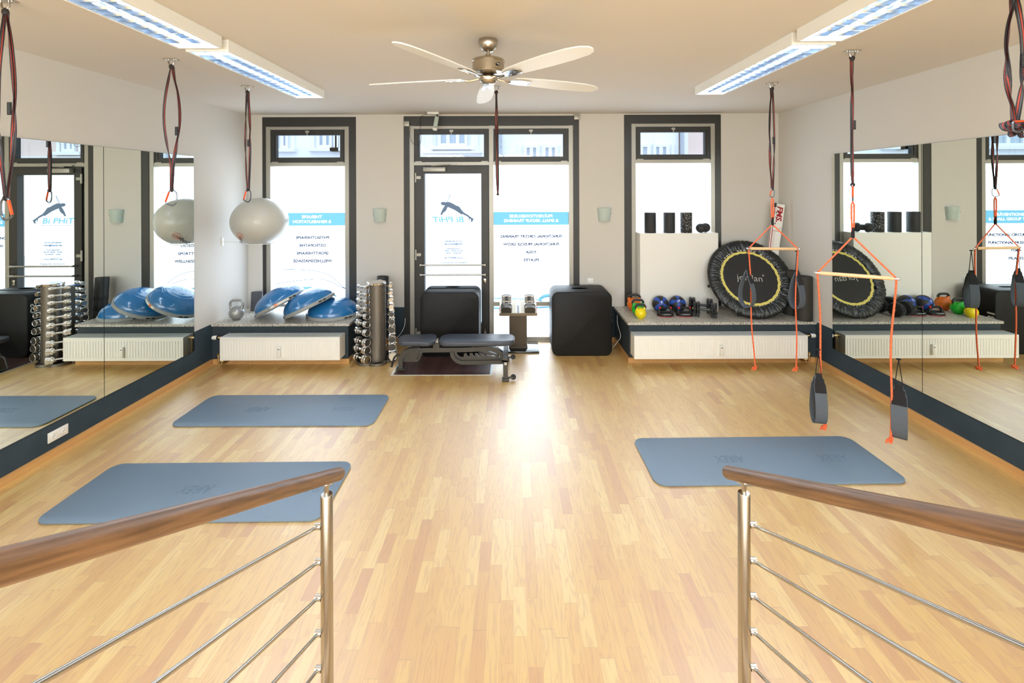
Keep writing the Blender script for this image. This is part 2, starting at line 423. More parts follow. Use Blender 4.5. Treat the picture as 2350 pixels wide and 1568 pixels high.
top('trim_6', MB().box(W2[1], SRx-.016, YB-.016, YB, 0, .06), M['oak_trim'])
top('trim_7', MB().box(W2[0]+.16, W2[1], YB-.012, YB+.14, 0, .022), M['silver'])
# plinths under the stone sills, sills
for nm, lab, x0, x1 in (('sill_plinth', 'dark painted plinth below the left granite sill, behind the short radiator', XL, SLx),
                        ('sill_plinth', 'dark painted plinth below the right granite sill, behind the long radiator', SRx, XR)):
    tag(MB().box(x0, x1, SY, YB, 0, SILL-.03).build(nm, M['sill_front']), lab, 'plinth')
gl = MB(); gl.box(XL, SLx+.02, SY-.02, YB, SILL-.03, SILL); gl.box(W1[0]+.0, W1[1], YB, YB+.1, SILL-.03, SILL)
tag(gl.build('granite_sill', M['granite']), 'speckled grey granite sill on the left, carrying three blue domes', 'window sill')
gr = MB(); gr.box(SRx-.02, XR, SY-.02, YB, SILL-.03, SILL); gr.box(W3[0], W3[1], YB, YB+.1, SILL-.03, SILL)
tag(gr.build('granite_sill', M['granite']), 'speckled grey granite sill on the right, carrying weights and the trampoline', 'window sill')
# door mat in the floor
d = thing('door_mat', 'dark brown recessed door mat with a silver edge under the bench', 'door mat', ((mt[0]+mt[1])/2, (mt[2]+mt[3])/2, -.02))
hx, hy = (mt[1]-mt[0])/2, (mt[3]-mt[2])/2
MB().box(-hx+.03, hx-.03, -hy+.012, hy-.03, 0, .019).build('mat_surface', M['doormat'], d)
f = MB(); f.box(-hx, -hx+.03, -hy, hy, 0, .023); f.box(hx-.03, hx, -hy, hy, 0, .023); f.box(-hx+.03, hx-.03, -hy, -hy+.012, 0, .023); f.box(-hx+.03, hx-.03, hy-.03, hy, 0, .023)
f.build('edge_frame', M['alutrim'], d)
# platform the camera stands on with steps down into the room
st = MB(); st.box(XL, XR, YF, .30, 0, .68); st.box(-.78, .93, .30, .62, 0, .51); st.box(-.78, .93, .62, .94, 0, .34); st.box(-.78, .93, .94, 1.26, 0, .17)
top('floor_platform', st, M['floor'])

# ---------- windows ----------
def ring(mb, x0, x1, z0, z1, wl, wr, wt, wb, y0, y1, mi=None):
    mb.box(x0, x0+wl, y0, y1, z0, z1, mi); mb.box(x1-wr, x1, y0, y1, z0, z1, mi)
    if wt: mb.box(x0+wl, x1-wr, y0, y1, z1-wt, z1, mi)
    if wb: mb.box(x0+wl, x1-wr, y0, y1, z0, z0+wb, mi)
def sash(parent, x0, x1, z0, z1, flip=False):
    s = MB(); ring(s, x0, x1, z0, z1, .07, .07, .07, .07, 6.425, 6.49); ring(s, x0+.018, x1-.018, z0+.018, z1-.018, .03, .03, .03, .03, 6.417, 6.425)
    o = s.build('transom_sash', M['dark'], parent)
    MB().box(x0+.07, x1-.07, 6.476, 6.482, z0+.07, z1-.07).build('glass_pane', M['glass'], o)
    xm = (x0+x1)/2
    k = MB(); k.box(xm-.022, xm+.022, 6.395, 6.42, z1-.045, z1-.012); k.box(xm-.03, xm+.03, 6.40, 6.42, z1-.03, z1-.02); k.cyl((xm, 6.40, z1-.075), (xm, 6.40, z1-.04), .009, n=10)
    k.build('latch', M['silver'], o)
    h = MB(); h.box(x0+.015, x0+.105, 6.405, 6.425, z0-.004, z0+.008); h.build('hinge', M['silver'], o)
    h = MB(); h.box(x1-.105, x1-.015, 6.405, 6.425, z0-.004, z0+.008); h.build('hinge', M['silver'], o)
    return o
def win(name, W, us, ztop, zm0, zm1, sash_u, zs0, zs1, zb):
    """us: silver frame inner/outer columns (u) left0,left1,right0,right1"""
    root = sempty(name)
    a = [X(q, 6.40) for q in us]
    o = MB(); ring(o, W[0], W[1], zb, W[2], a[0]-W[0], W[1]-a[3], W[2]-ztop, 0, 6.396, 6.54); o.build('outer_frame', M['dark'], root)
    s = MB(); s.box(a[0], a[1], 6.405, 6.53, zb, ztop+.012); s.box(a[2], a[3], 6.405, 6.53, zb, ztop+.012)
    s.box(a[1], a[2], 6.41, 6.53, ztop-.042, ztop); s.box(a[1], a[2], 6.41, 6.53, zm0, zm1); s.box(a[1], a[2], 6.45, 6.53, zb, zb+.03)
    s.build('window_frame', M['silver'], root)
    sash(root, a[1]+.003, a[2]-.003, zm1+.004, ztop-.046)
    return root, a
YP = 6.505
def txtz(v): return Z(v, YP)
def lines(mb, items, uc, mi=None):
    for t, v, hpx, wpx, bold in items:
        q = (.35 if bold else .62)*YP/F
        for n_, (ex, ez) in enumerate(((0, 0), (q, 0), (-q, 0), (0, q), (0, -q), (q*.7, q*.7), (-q*.7, q*.7), (q*.7, -q*.7), (-q*.7, -q*.7))):
            text_mb(mb, t, (hpx-.8)*YP/F/.73, MXZ(X(uc, YP)+ex, YP-.004-.0002*n_, txtz(v)+ez), mirror=True, fit=wpx*YP/F, mi=mi)
def curve_strip(mb, pts, w, mi=0, dy=-.004):
    # smooth polyline through (u,v) points on the pane
    P = [V((X(u, YP), YP+dy, txtz(v))) for u, v in pts]
    out = []
    for i in range(len(P)-1):
        p0 = P[max(i-1, 0)]; p1 = P[i]; p2 = P[i+1]; p3 = P[min(i+2, len(P)-1)]
        for k in range(8):
            t = k/8
            out.append(.5*((2*p1)+(p2-p0)*t+(2*p0-5*p1+4*p2-p3)*t*t+(3*p1-p0-3*p2+p3)*t**3))
    out.append(P[-1])
    k = len(out); vs = []
    for i, p in enumerate(out):
        t = (out[min(i+1, k-1)]-out[max(i-1, 0)]).normalized(); n = V((-t.z, 0, t.x))
        h = (w if not callable(w) else w(i/(k-1)))/2
        vs += [p-n*h, p+n*h]
    mb.add(vs, [(2*i, 2*i+1, 2*i+3, 2*i+2) for i in range(k-1)], mi)

r1, a1 = win('window_1', W1, (610, 620, 791, 801), 3.035, 2.478, 2.528, None, 0, 0, SILL)
MB().box(a1[1], a1[2], YP, YP+.01, SILL+.03, 2.478).build('frosted_pane', M['film'], r1)
g = MB(); g.box(a1[1], a1[2], YP-.003, YP-.001, txtz(516.5), txtz(487), 0); g.build('cyan_band', M['ink_cyan'], r1)
g = MB(); lines(g, [('THERAPIE', 496.5, 7.5, 46, .015), ('& REHABILITATION', 507.5, 7.5, 87, .015)], 716); g.build('band_lettering', M['ink_white'], r1)
g = MB(); lines(g, [('PHYSIOTHERAPIE', 544, 7, 76, 0), ('OSTEOPATHIE', 562, 7, 61, 0), ('SPORTTHERAPIE', 580, 7, 73, 0), ('WELLNESSMASSAGE', 597.5, 7, 89, 0)], 717); g.build('service_lettering', M['ink_grey'], r1)
g = MB(); curve_strip(g, [(632, 616), (680, 617), (720, 620), (750, 628), (770, 641), (785, 656), (792, 660)], .009)
curve_strip(g, [(632, 650), (670, 644), (710, 640), (740, 640), (765, 648), (780, 657), (792, 661)], .009)
curve_strip(g, [(632, 655), (690, 655), (740, 662), (765, 676), (780, 682), (792, 683)], .005); g.build('wave_lines', M['ink_blue'], r1)
g = MB(); curve_strip(g, [(632, 657), (690, 659), (735, 663), (760, 672), (775, 682)], lambda t: .012+.03*sin(pi*t), 0, -.003)
curve_strip(g, [(632, 623), (680, 624), (720, 627), (748, 634), (768, 646), (780, 655), (792, 661)], .004, 0, -.003); g.build('wave_band', M['ink_cyan'], r1)

r3, a3 = win('window_2', W3, (1449.5, 1459.5, 1632, 1641.5), 3.06, 2.505, 2.553, None, 0, 0, SILL)
MB().box(a3[1], a3[2], YP, YP+.01, SILL+.03, 2.505).build('frosted_pane', M['film'], r3)

# shopfront: door on the left, glazed panel on the right, transoms above
r2 = sempty('window_3'); q = [X(u, 6.40) for u in (940, 950, 1122.5, 1132.5, 1305.5, 1315.5)]
o = MB(); ring(o, W2[0], W2[1], 0, W2[2], q[0]-W2[0], W2[1]-q[5], W2[2]-3.04, 0, 6.396, 6.54); o.build('outer_frame', M['dark'], r2)
s = MB(); s.box(q[0], q[1], 6.405, 6.53, .022, 3.052); s.box(q[2], q[3], 6.400, 6.53, .022, 3.052); s.box(q[4], q[5], 6.405, 6.53, .022, 3.052)
for a, c in ((q[1], q[2]), (q[3], q[4])): s.box(a, c, 6.41, 6.53, 2.998, 3.038); s.box(a, c, 6.41, 6.53, 2.485, 2.53)
s.box(q[3], q[4], 6.41, 6.53, Z(702.5, 6.42), Z(693, 6.42)); s.box(q[3], q[4], 6.41, 6.53, .022, .06); s.build('window_frame', M['silver'], r2)
sash(r2, q[1]+.003, q[2]-.003, 2.534, 2.994); sash(r2, q[3]+.003, q[4]-.003, 2.534, 2.994)
MB().box(q[3], q[4], YP, YP+.01, Z(693, 6.42), 2.485).build('frosted_pane', M['film'], r2)
MB().box(q[3], q[4], YP, YP+.01, .06, Z(702.5, 6.42)).build('lower_frosted_pane', M['film'], r2)
g = MB(); g.box(q[3], q[4], YP-.003, YP-.001, txtz(516.5), txtz(486.5), 0); g.build('cyan_band', M['ink_cyan'], r2)
g = MB(); lines(g, [('PRÄVENTIONSKURSE', 496.5, 7.5, 98, .012), ('& SMALL GROUP TRAINING', 506.8, 7.5, 124, .010)], 1218.5); g.build('band_lettering', M['ink_white'], r2)
g = MB(); lines(g, [('FUNCTIONAL CIRCUIT TRAINING', 543, 7, 139, 0), ('FUNCTIONAL MUSCLE GROW', 561, 7, 127, 0), ('YOGA', 579, 7, 24, 0), ('PILATES', 597, 7, 34, 0)], 1218.5); g.build('service_lettering', M['ink_grey'], r2)
g = MB(); curve_strip(g, [(1133, 683), (1170, 684), (1210, 681), (1240, 670), (1262, 661), (1290, 657), (1304, 656)], .005)
curve_strip(g, [(1133, 679), (1180, 680), (1230, 684), (1270, 680), (1304, 686)], .005)
curve_strip(g, [(1133, 712), (1165, 716), (1200, 716), (1230, 708), (1260, 704), (1304, 702.9)], .005); g.build('wave_lines', M['ink_blue'], r2)
g = MB(); curve_strip(g, [(1236, 690), (1245, 682), (1255, 679), (1280, 677), (1304, 676)], .05, 0, -.003)
curve_strip(g, [(1133, 707), (1165, 709), (1190, 708), (1230, 706), (1270, 705)], .028, 0, -.003); curve_strip(g, [(1133, 685), (1180, 686), (1236, 688)], .016, 0, -.003); g.build('wave_band', M['ink_cyan'], r2)

dr = sempty('door_1'); dx0, dx1 = X(956, 6.40), X(1120.5, 6.40)
s = MB(); ring(s, dx0, dx1, .03, 2.468, X(974, 6.42)-dx0, dx1-X(1104.5, 6.42), 2.468-Z(398, 6.42), .22, 6.402, 6.49)
s.box(dx0+.03, dx1-.03, 6.396, 6.402, 2.43, 2.44); s.build('door_leaf', M['dark'], dr)
MB().box(X(973, 6.42), X(1105, 6.42), YP, YP+.008, .24, Z(397, 6.42)+.01).build('frosted_pane', M['film_door'], dr)
MB().box(q[1], dx0, 6.43, 6.50, .022, 2.485).box(dx1, q[2], 6.43, 6.50, .022, 2.485).box(q[1], q[2], 6.44, 6.50, 2.468, 2.485).build('door_rebate', M['dark'], dr)
for v0, v1 in ((396, 418), (572, 596), (752, 775)):
    h = MB(); xa = X(952, 6.39); h.cyl((xa+.012, 6.388, Z(v1, 6.39)), (xa+.012, 6.388, Z(v0, 6.39)), .013, n=12); zc = (Z(v0, 6.39)+Z(v1, 6.39))/2
    h.box(xa+.01, xa+.085, 6.384, 6.402, zc-.02, zc+.02); h.build('hinge', M['silver'], dr)
c = MB(); c.rbox(X(971, 6.33), X(1022, 6.33), 6.33, 6.40, Z(393, 6.36), Z(383.5, 6.36), .004, 2); o = c.build('door_closer', M['silver'], dr)
MB().box(X(973, 6.39), X(1047, 6.39), 6.375, 6.40, 2.487, 2.503).cyl((X(990, 6.38), 6.37, 2.475), (X(1035, 6.38), 6.38, 2.493), .008, n=8).build('closer_rail', M['silver'], o)
for v in (609, 631.5):
    h = MB(); zz = Z(v, 6.30); xa, xb = X(963, 6.30), X(1112, 6.30)
    h.cyl((xa, 6.33, zz), (xb, 6.33, zz), .012, n=14); h.cyl((xa+.004, 6.33, zz), (xa+.004, 6.402, zz), .015, n=14); h.cyl((xb-.004, 6.33, zz), (xb-.004, 6.402, zz), .015, n=14)
    h.build('push_bar', M['steel'], dr)
MB().rbox(X(1109, 6.39), X(1115, 6.39), 6.392, 6.403, Z(651, 6.4), Z(639, 6.4), .005, 2).build('lock_plate', M['nickel'], dr)
l = MB(); l.cyl((X(1112, 6.39), 6.40, Z(765, 6.4)), (X(1112, 6.39), 6.40, Z(754, 6.4)), .01, n=10); l.cyl((X(1112, 6.39), 6.385, Z(762, 6.4)), (X(1112, 6.39), 6.405, Z(762, 6.4)), .018, n=12); l.build('floor_bolt', M['steel'], dr)
# push-up figure and lettering on the door film (seen from behind)
YP = 6.505
fig = [(272,340),(280,330),(300,328),(330,334),(345,328),(370,330),(400,342),(430,358),(455,374),(480,380),(497,394),(515,422),(540,450),(560,466),(590,482),(612,500),(640,520),(664,532),(655,550),(645,570),(622,571),(618,567),(632,562),(630,545),(622,530),(612,530),(616,548),(603,548),(606,540),(600,515),(575,498),(548,486),(538,480),(535,470),(528,482),(515,480),(480,456),(440,430),(400,410),(352,390),(345,405),(335,430),(315,450),(298,460),(285,484),(262,486),(275,450),(285,425),(300,400),(318,372),(300,370),(280,365),(270,352)]
def dz(p): return (960+p[0]/5.225, 400+p[1]/5.225)
g = MB(); pl = [(X(dz(p)[0], YP), -Z(dz(p)[1], YP)) for p in fig]
g.prism(pl, -.0005, .0005, Matrix.Translation((0, YP-.004, 0)) @ Matrix.Rotation(-pi/2, 4, 'X'))
g.build('figure_print', M['ink_fig'], dr)
g = MB(); curve_strip(g, [dz((340,328)), dz((380,240))], .006); curve_strip(g, [dz((352,326)), dz((386,242))], .006); g.build('strap_print', M['ink_light'], dr)
def dtext(items, m, nm, shear=0):
    g = MB()
    for t, xc, yc, hh, ww, bo in items:
        u, v = dz((xc, yc)); q = min(.38, hh/5.225*.07)*YP/F
        for n_, (ex, ez) in enumerate(((0, 0), (q, 0), (-q, 0), (0, q), (0, -q))):
            text_mb(g, t, (hh/5.225-.5)*YP/F/.73, MXZ(X(u, YP)+ex, YP-.004-.0002*n_, Z(v, YP)+ez), mirror=True, fit=ww/5.225*YP/F, shear=shear)
    g.build(nm, m, dr)
dtext([('Bi PHiT', 364, 543, 70, 378, .03)], M['ink_cyan'], 'name_lettering', .15)
dtext([('PERSONAL HEALTH & INDIVIDUAL TRAINING', 377, 594, 10, 360, 0), ('Trainingszeiten', 422, 889, 16, 170, 0), ('Eingang über die Seitentür', 425, 1057, 14, 300, 0)], M['ink_light'], 'small_lettering')
dtext([('0173 3918344', 422, 802, 18, 198, .015), ('info@biphit.de', 422, 834, 20, 214, .015), ('Mo-Fr 06:00 - 23:00', 423, 915, 16, 220, .015), ('Sa 06:00 - 16:00', 423, 942, 16, 178, .015), ('www.BiPHiT.de', 423, 1000, 18, 220, .015)], M['ink_blue'], 'contact_lettering')

# ---------- mirrors ----------
for side, xs, ys in (('left', XL, ((4.124, 5.29), (2.955, 4.12))), ('right', XR, ((4.149, 5.31), (2.985, 4.145)))):
    for k, (y0, y1) in enumerate(ys):
        s = 1 if xs < 0 else -1
        w = ('far', 'near')[k]
        t = thing('wall_mirror', f'large frameless mirror pane on the {side} wall, the one {"next to the windows" if k == 0 else "nearer the viewer"}', 'mirror', (xs, (y0+y1)/2, .272), group=None)
        h = (y1-y0)/2
        MB().box(0, s*.008, -h, h, 0, 2.268).build('backing', M['rubber'], t)
        MB().box(s*.0082, s*.0102, -h+.001, h-.001, .003, 2.267).build('mirror_glass', M['mirror'], t)
# ================= ceiling lights =================
M['tube'] = emis('fluorescent_tube', (225,238,255), TUBE_E)
M['louvre'] = mat('louvre_reflector', (214,224,236), .12, metal=1)
def ceiling_light(x0, x1, y0, y1, label):
    cx, cy = (x0+x1)/2, (y0+y1)/2
    t = thing('ceiling_light', label, 'ceiling light', (cx, cy, CE), group=None)
    w, l, h = (x1-x0)/2, (y1-y0)/2, .084
    b = MB(); b.box(-w, w, -l, l, -.008, -.001); b.box(-w, -w+.012, -l, l, -h, -.008); b.box(w-.012, w, -l, l, -h, -.008)
    b.box(-w+.012, w-.012, -l, -l+.010, -h, -.008); b.box(-w+.012, w-.012, l-.010, l, -h, -.008); b.build('housing', M['white'], t)
    wi, li = w-.013, l-.011
    for s in (-1, 1):
        MB().cyl((s*wi/2, -li+.02, -.03), (s*wi/2, li-.02, -.03), .008, n=10).build('tube_lamp', M['tube'], t)
    g = MB(); n = 17
    # curved side reflectors (parabolic) for the two lamp rows
    for s in (-1, 1):
        c0 = s*wi/2
        for q in (-1, 1):
            pr = []
            for i in range(7):
                tt = i/6; pr.append((c0+q*(wi/2-.001-.028*(1-tt)**2), -.082+.068*(1-tt)**.9 if False else -.082+.066*(1-tt)))
            vs = [(a, y, z) for a, z in pr for y in (-li, li)]
            g.add(vs, [(2*i, 2*i+1, 2*i+3, 2*i+2) for i in range(6)])
    g.box(-.002, .002, -li, li, -.083, -.05)
    for i in range(1, n):
        y = -li+2*li*i/n
        for s in (-1, 1):
            c0 = s*wi/2; K = 9
            vs = []
            for k in range(K):
                u = -1+2*k/(K-1); x = c0+u*(wi/2-.002); z = -.082; zt = -.066+.030*u*u
                for (dy, zz) in ((-.003, z), (-.0005, zt), (.0005, zt), (.003, z)): vs.append((x, y+dy, zz))
            g.add(vs, [(k*4+a, k*4+(a+1) % 4, k*4+4+(a+1) % 4, k*4+4+a) for k in range(K-1) for a in range(4)])
    g.build('louvre', M['louvre'], t)
    return t
ceiling_light(-2.285, -1.985, 3.19, 4.82, 'white twin ceiling louvre light on the left, the one nearer the windows')
ceiling_light(-2.29, -1.99, 1.49, 3.125, 'white twin ceiling louvre light on the left, cut off by the top edge')
ceiling_light(1.90, 2.20, 3.085, 4.715, 'white twin ceiling louvre light on the right, the one nearer the windows')
ceiling_light(1.895, 2.195, 1.39, 3.02, 'white twin ceiling louvre light on the right, cut off by the top edge')

# ================= ceiling fan =================
fx, fy = -.165, 3.22
fan = thing('ceiling_fan', 'five-bladed ceiling fan with brushed nickel motor and white blades', 'ceiling fan', (fx, fy, CE))
MB().lathe([(.066, -.001), (.068, -.012), (.068, -.03), (.06, -.055), (.045, -.075), (.028, -.086)], 40).build('canopy', M['nickel'], fan)
MB().cyl((0, 0, -.08), (0, 0, -.14), .011, n=16).build('down_rod', M['nickel'], fan)
mo = MB().lathe([(.02, -.105), (.027, -.118), (.028, -.13), (.09, -.136), (.113, -.145), (.117, -.152), (.117, -.158), (.112, -.162), (.112, -.222), (.115, -.226), (.112, -.23), (.112, -.238), (.09, -.245), (.03, -.248)], 48).build('motor', M['nickel'], fan)
g = MB(); g.lathe([(.017, 0), (.017, .002)], 24, Matrix.Translation((.075, -.0915, -.195)) @ Matrix.Rotation(.69, 4, 'Z') @ Matrix.Rotation(pi/2, 4, 'X') @ Matrix.Diagonal((1, .6, 1, 1)), 0)
text_mb(g, 'fanco', .013, Matrix.Translation((.0765, -.0935, -.195)) @ Matrix.Rotation(.69, 4, 'Z') @ Matrix.Rotation(pi/2, 4, 'X'), bold=.02, mi=1)
g.build('badge', [M['inkblack'], M['inkwhite']], mo)
MB().lathe([(.03, -.245), (.058, -.262), (.066, -.27), (.066, -.285), (.058, -.303), (.04, -.315), (.018, -.318), (.001, -.318)], 40).build('switch_housing', M['nickel'], fan)
BZ = -.272
for a in (24, 96, 168, 240, 312):
    R = Matrix.Rotation(radians(a), 4, 'Z'); tilt = Matrix.Rotation(radians(-11), 4, 'X')
    pts = [(.20,-.045),(.26,-.058),(.40,-.07),(.60,-.076),(.78,-.07),(.87,-.052),(.915,-.022),(.92,.005),(.905,.035),(.86,.055),(.75,.064),(.55,.066),(.36,.058),(.24,.045),(.19,.03),(.18,0)]
    MB().prism(pts, -.004, .004, R @ Matrix.Translation((0, 0, BZ)) @ tilt).build('blade', M['fanwhite'], fan)
    k = MB(); K = R @ Matrix.Translation((0, 0, BZ-.006)) @ tilt
    k.tube([K @ V((.05, 0, .012)), K @ V((.10, 0, .0)), K @ V((.14, 0, -.006)), K @ V((.17, 0, -.004))], .009, 8)
    k.prism([(.15,-.008),(.18,-.03),(.24,-.04),(.31,-.036),(.33,-.02),(.27,-.012),(.34,0),(.27,.012),(.33,.02),(.31,.036),(.24,.04),(.18,.03),(.15,.008)], -.006, -.0005, K)
    for px, py in ((.22, -.022), (.22, .022), (.28, 0)): k.cyl(K @ V((px, py, -.009)), K @ V((px, py, -.004)), .006, n=8)
    k.build('blade_iron', M['chrome'], fan)

# ================= ceiling mounts, slings, carabiners =================
def mount(x, y, label):
    t = thing('ceiling_mount', label, 'ceiling mount', (x, y, CE))
    MB().box(-.055, .055, -.022, .022, -.005, -.0005).cyl((-.04, 0, -.009), (-.04, 0, -.004), .008, n=8).cyl((.04, 0, -.009), (.04, 0, -.004), .008, n=8).build('base_plate', M['steel'], t)
    MB().tube([(-.022, 0, -.004), (-.022, 0, -.03), (-.012, 0, -.046), (0, 0, -.052), (.012, 0, -.046), (.022, 0, -.03), (.022, 0, -.004)], .006, 8).build('eye', M['steel'], t)
    return t
def sling(x, y, zb, A, label, phase=0, w=.018, sway=0.0, n=2, open_=1, tab=True):
    """doubled webbing loop hanging from the mount eye; local origin at the eye"""
    z0 = CE-.055; L = z0-zb
    t = thing('hanging_sling', label, 'sling', (x, y, z0))
    for s in (-1, 1):
        pts, sd = [], []; K = 40
        for i in range(K+1):
            u = i/K; tw = phase + s*.5 + 2.2*sin(pi*u*1.4+phase)*s
            off = A*s*(sin(pi*min(1, u/open_))**1.2 if u < open_ else 0) + s*.006
            pts.append((off*cos(phase*.6)+sway*u*u, off*sin(phase*.6)*.6, -L*u)); sd.append((cos(tw), sin(tw), 0))
        MB().band(pts, sd, w, .003).build('webbing', M['strap'], t)
        pts2 = [(p[0]+s*.004, p[1]+.006, p[2]) for p in pts]; sd2 = [(cos(atan2(a[1], a[0])+.5*s), sin(atan2(a[1], a[0])+.5*s), 0) for a in sd]
        MB().band(pts2, sd2, w, .003).build('webbing', M['strap'], t)
    MB().sphere((0, 0, -.008), (.018, .014, .02), 12, 8).tube([(-.012, 0, -.01), (-.016, .004, .004), (-.006, .006, .012), (.01, 0, .01), (.014, -.004, -.006)], .007, 8).build('top_knot', M['strap'], t)
    if not tab: return t
    zt = -L*.52
    q = MB().box(-.011+A*.8, .011+A*.8, -.008, -.003, zt-.035, zt+.035); [q.box(-.006+A*.8, .006+A*.8, -.0088, -.008, zt-.028+.009*i, zt-.024+.009*i, 1) for i in range(7)]; q.build('stitched_tab', [M['velcro'], M['greyc']], t)
    return t
def carabiner(x, y, ztop, label, H=.11, rz=0, tilt=0.0):
    t = thing('carabiner', label, 'carabiner', (x, y, ztop), (0, tilt, rz))
    w = H*.30
    P = [(-w*.55, 0, -.012), (-.2*w, 0, .001), (w*.5, 0, -.002), (w*.95, 0, -.02*H/.11), (w*.98, 0, -.6*H), (w*.75, 0, -.86*H), (w*.2, 0, -H), (-w*.5, 0, -.96*H), (-w*1.1, 0, -.86*H), (-w*1.25, 0, -.76*H)]
    MB().tube(smooth(P), .0052*H/.11, 8).build('hook_body', M['greyc'], t)
    MB().cyl(P[0], P[-1], .0068*H/.11, n=10).build('gate', M['orangec'], t)
    MB().torus(.012, .005, Matrix.Translation((0, 0, .002)) @ Matrix.Rotation(pi/2, 4, 'Y'), 14, 6).build('webbing_wrap', M['strap'], t)
    return t
SL = [ # x, y, carabiner bottom z, opening, label
 ('left row, nearest the viewer at the left picture edge', -2.815, 2.53, 1.985, .034, .3),
 ('left row, middle, hanging open in a long loop', -2.745, 3.67, 2.026, .055, .0),
 ('left row, in front of the grey gym ball', -2.69, 4.63, 2.028, .016, 1.2)]
for lab, x, y, z, A, ph in SL:
    mount(x, y, 'steel ceiling eye plate, ' + lab)
    sling(x, y, z+.11, A, 'black and red webbing sling, ' + lab, ph, open_=.80 if A > .04 else 1)
    carabiner(x, y, z+.115, 'grey carabiner with orange gate, ' + lab, .12, {-2.745: .2, -2.69: 1.25}.get(x, -.2) + (pi if x < -2.8 else 0))
lab = 'single row in the middle below the fan'
mx, my = -.158, 4.68
mount(mx, my, 'steel ceiling eye plate just behind the fan'); t = sling(mx, my, Z(447, my), .002, 'dark webbing sling hanging alone in front of the shop door', 1.5, w=.020, sway=.012, open_=1.0, tab=False)
MB().tube([(.0, 0, Z(447, my)-t.location.z+.006), (.012, .004, Z(447, my)-t.location.z-.004), (.024, 0, Z(447, my)-t.location.z+.006)], .008, 8).build('loop_end', M['strap'], t)

# ================= sling trainers on the right =================
def foot_loop(parent, px, py, ztie, ztop, zbot, rz, opn, w=.09):
    g = MB(); pts, sd = [], []; K = 40; R_ = Matrix.Rotation(rz, 3, 'Z')
    H = ztop-zbot
    for i in range(K):
        a = 2*pi*i/K; zz = zbot+H/2 + H/2*cos(a); r = opn*sin(a)*(.12+1.05*(1-(zz-zbot)/H)**.8)*1.25
        p = R_ @ V((0, r, 0)); pts.append((px+p.x, py+p.y, zz)); sd.append(R_ @ V((1, 0, 0)))
    ww = [w*(.55 if (p[2]-zbot)/H > .93 else (.8 if (p[2]-zbot)/H > .82 else 1)) for p in pts]
    g.band(pts, sd, ww, .008, closed=True)
    lp = g.build('foot_loop', M['pad'], parent)
    v = MB(); top_ = [i for i in range(K) if (pts[i][2]-zbot)/H > .62]; top_.sort(key=lambda i: ((i+K//2) % K))
    c = V((px, py, 0)); vp = [V(pts[i]) + (V((pts[i][0]-px, pts[i][1]-py, 0)).normalized()*.006 if (V((pts[i][0]-px, pts[i][1]-py, 0)).length > 1e-5) else V((0,0,.005))) for i in top_]
    v.band(vp, [sd[i] for i in top_], [ww[i]*.92 for i in top_], .006); v.build('velcro_patch', M['velcro'], lp)
    k = MB(); a = R_ @ V((w*.25, 0, 0))
    k.tube([(px, py, ztie), (px+a.x, py+a.y, ztop-.005)], .003, 6); k.tube([(px, py, ztie), (px-a.x, py-a.y, ztop-.005)], .003, 6); k.torus(.011, .005, Matrix.Translation((px, py, ztie)), 12, 6)
    k.build('cord', M['velcro'], lp)
def trainer(label, x, y, ztop, zjoin, barL, barR, zend, loops, seed, bend):
    t = thing('sling_trainer', label, 'sling trainer', (x, y, ztop))
    o = V((x, y, ztop)); L = V(barL)-o; R = V(barR)-o; J = V((0, 0, zjoin-ztop))
    g = MB(); hw = .011
    g.tube([J+V((-.004,0,0)), J+V((-hw*.6,0,.06)), (-hw, 0, J.z*.4), (-hw*.9, 0, -.03), (0, 0, -.006), (hw*.9, 0, -.03), (hw, 0, J.z*.4), J+V((hw*.6,0,.06)), J+V((.004,0,0))], .0065, 8)
    g.build('hanging_loop', M['rope'], t)
    MB().cyl(J+V((0,0,-.01)), J+V((0,0,.07)), .012, n=12).build('binding', M['velcro'], t)
    d = (R-L).normalized(); bar = MB().cyl(L+d*.012, R-d*.012, .0145, n=18).build('wooden_bar', M['barwood'], t)
    for e, s in ((L, -1), (R, 1)):
        MB().cyl(e-d*s*.014, e+d*s*.012, .009, n=12).sphere(e+d*s*.018, .011, 12, 8).build('end_fitting', M['chrome'], bar)
    for e, ze, s in ((L, zend[0], -1), (R, zend[1], 1)):
        g = MB(); g.tube([J+V((0,0,0)), e+V((0,0,.008))], .0062, 8)
        zz = ze-ztop; K = 18; pts = []
        for i in range(K+1):
            u = i/K; b = bend[0 if s < 0 else 1]
            pts.append((e.x+b[0]*u+.006*sin(u*9+s)+b[1]*sin(pi*u), e.y+.01*sin(u*4), e.z-.005+(zz-e.z+.02)*u))
        g.tube(pts, .0068, 8)
        k = V(pts[-1]); kp = []
        for i in range(26):
            a = i/25*2*pi*1.6; kp.append((k.x+.017*cos(a), k.y+.012*sin(a*1.3), k.z-.008+.012*sin(a*2+.4)-.012*i/25))
        g.tube(kp, .0075, 8)
        g.tube([kp[-1], (kp[-1][0]-.014, kp[-1][1], kp[-1][2]-.022), (kp[-1][0]-.012, kp[-1][1], kp[-1][2]-.03)], .0068, 8)
        g.build('side_rope', M['rope'], t)
    for (lx, ly, a, b, c, rz, op, ww) in loops:
        foot_loop(t, lx-x, ly-y, a-ztop, b-ztop, c-ztop, rz, op, ww)
    return t
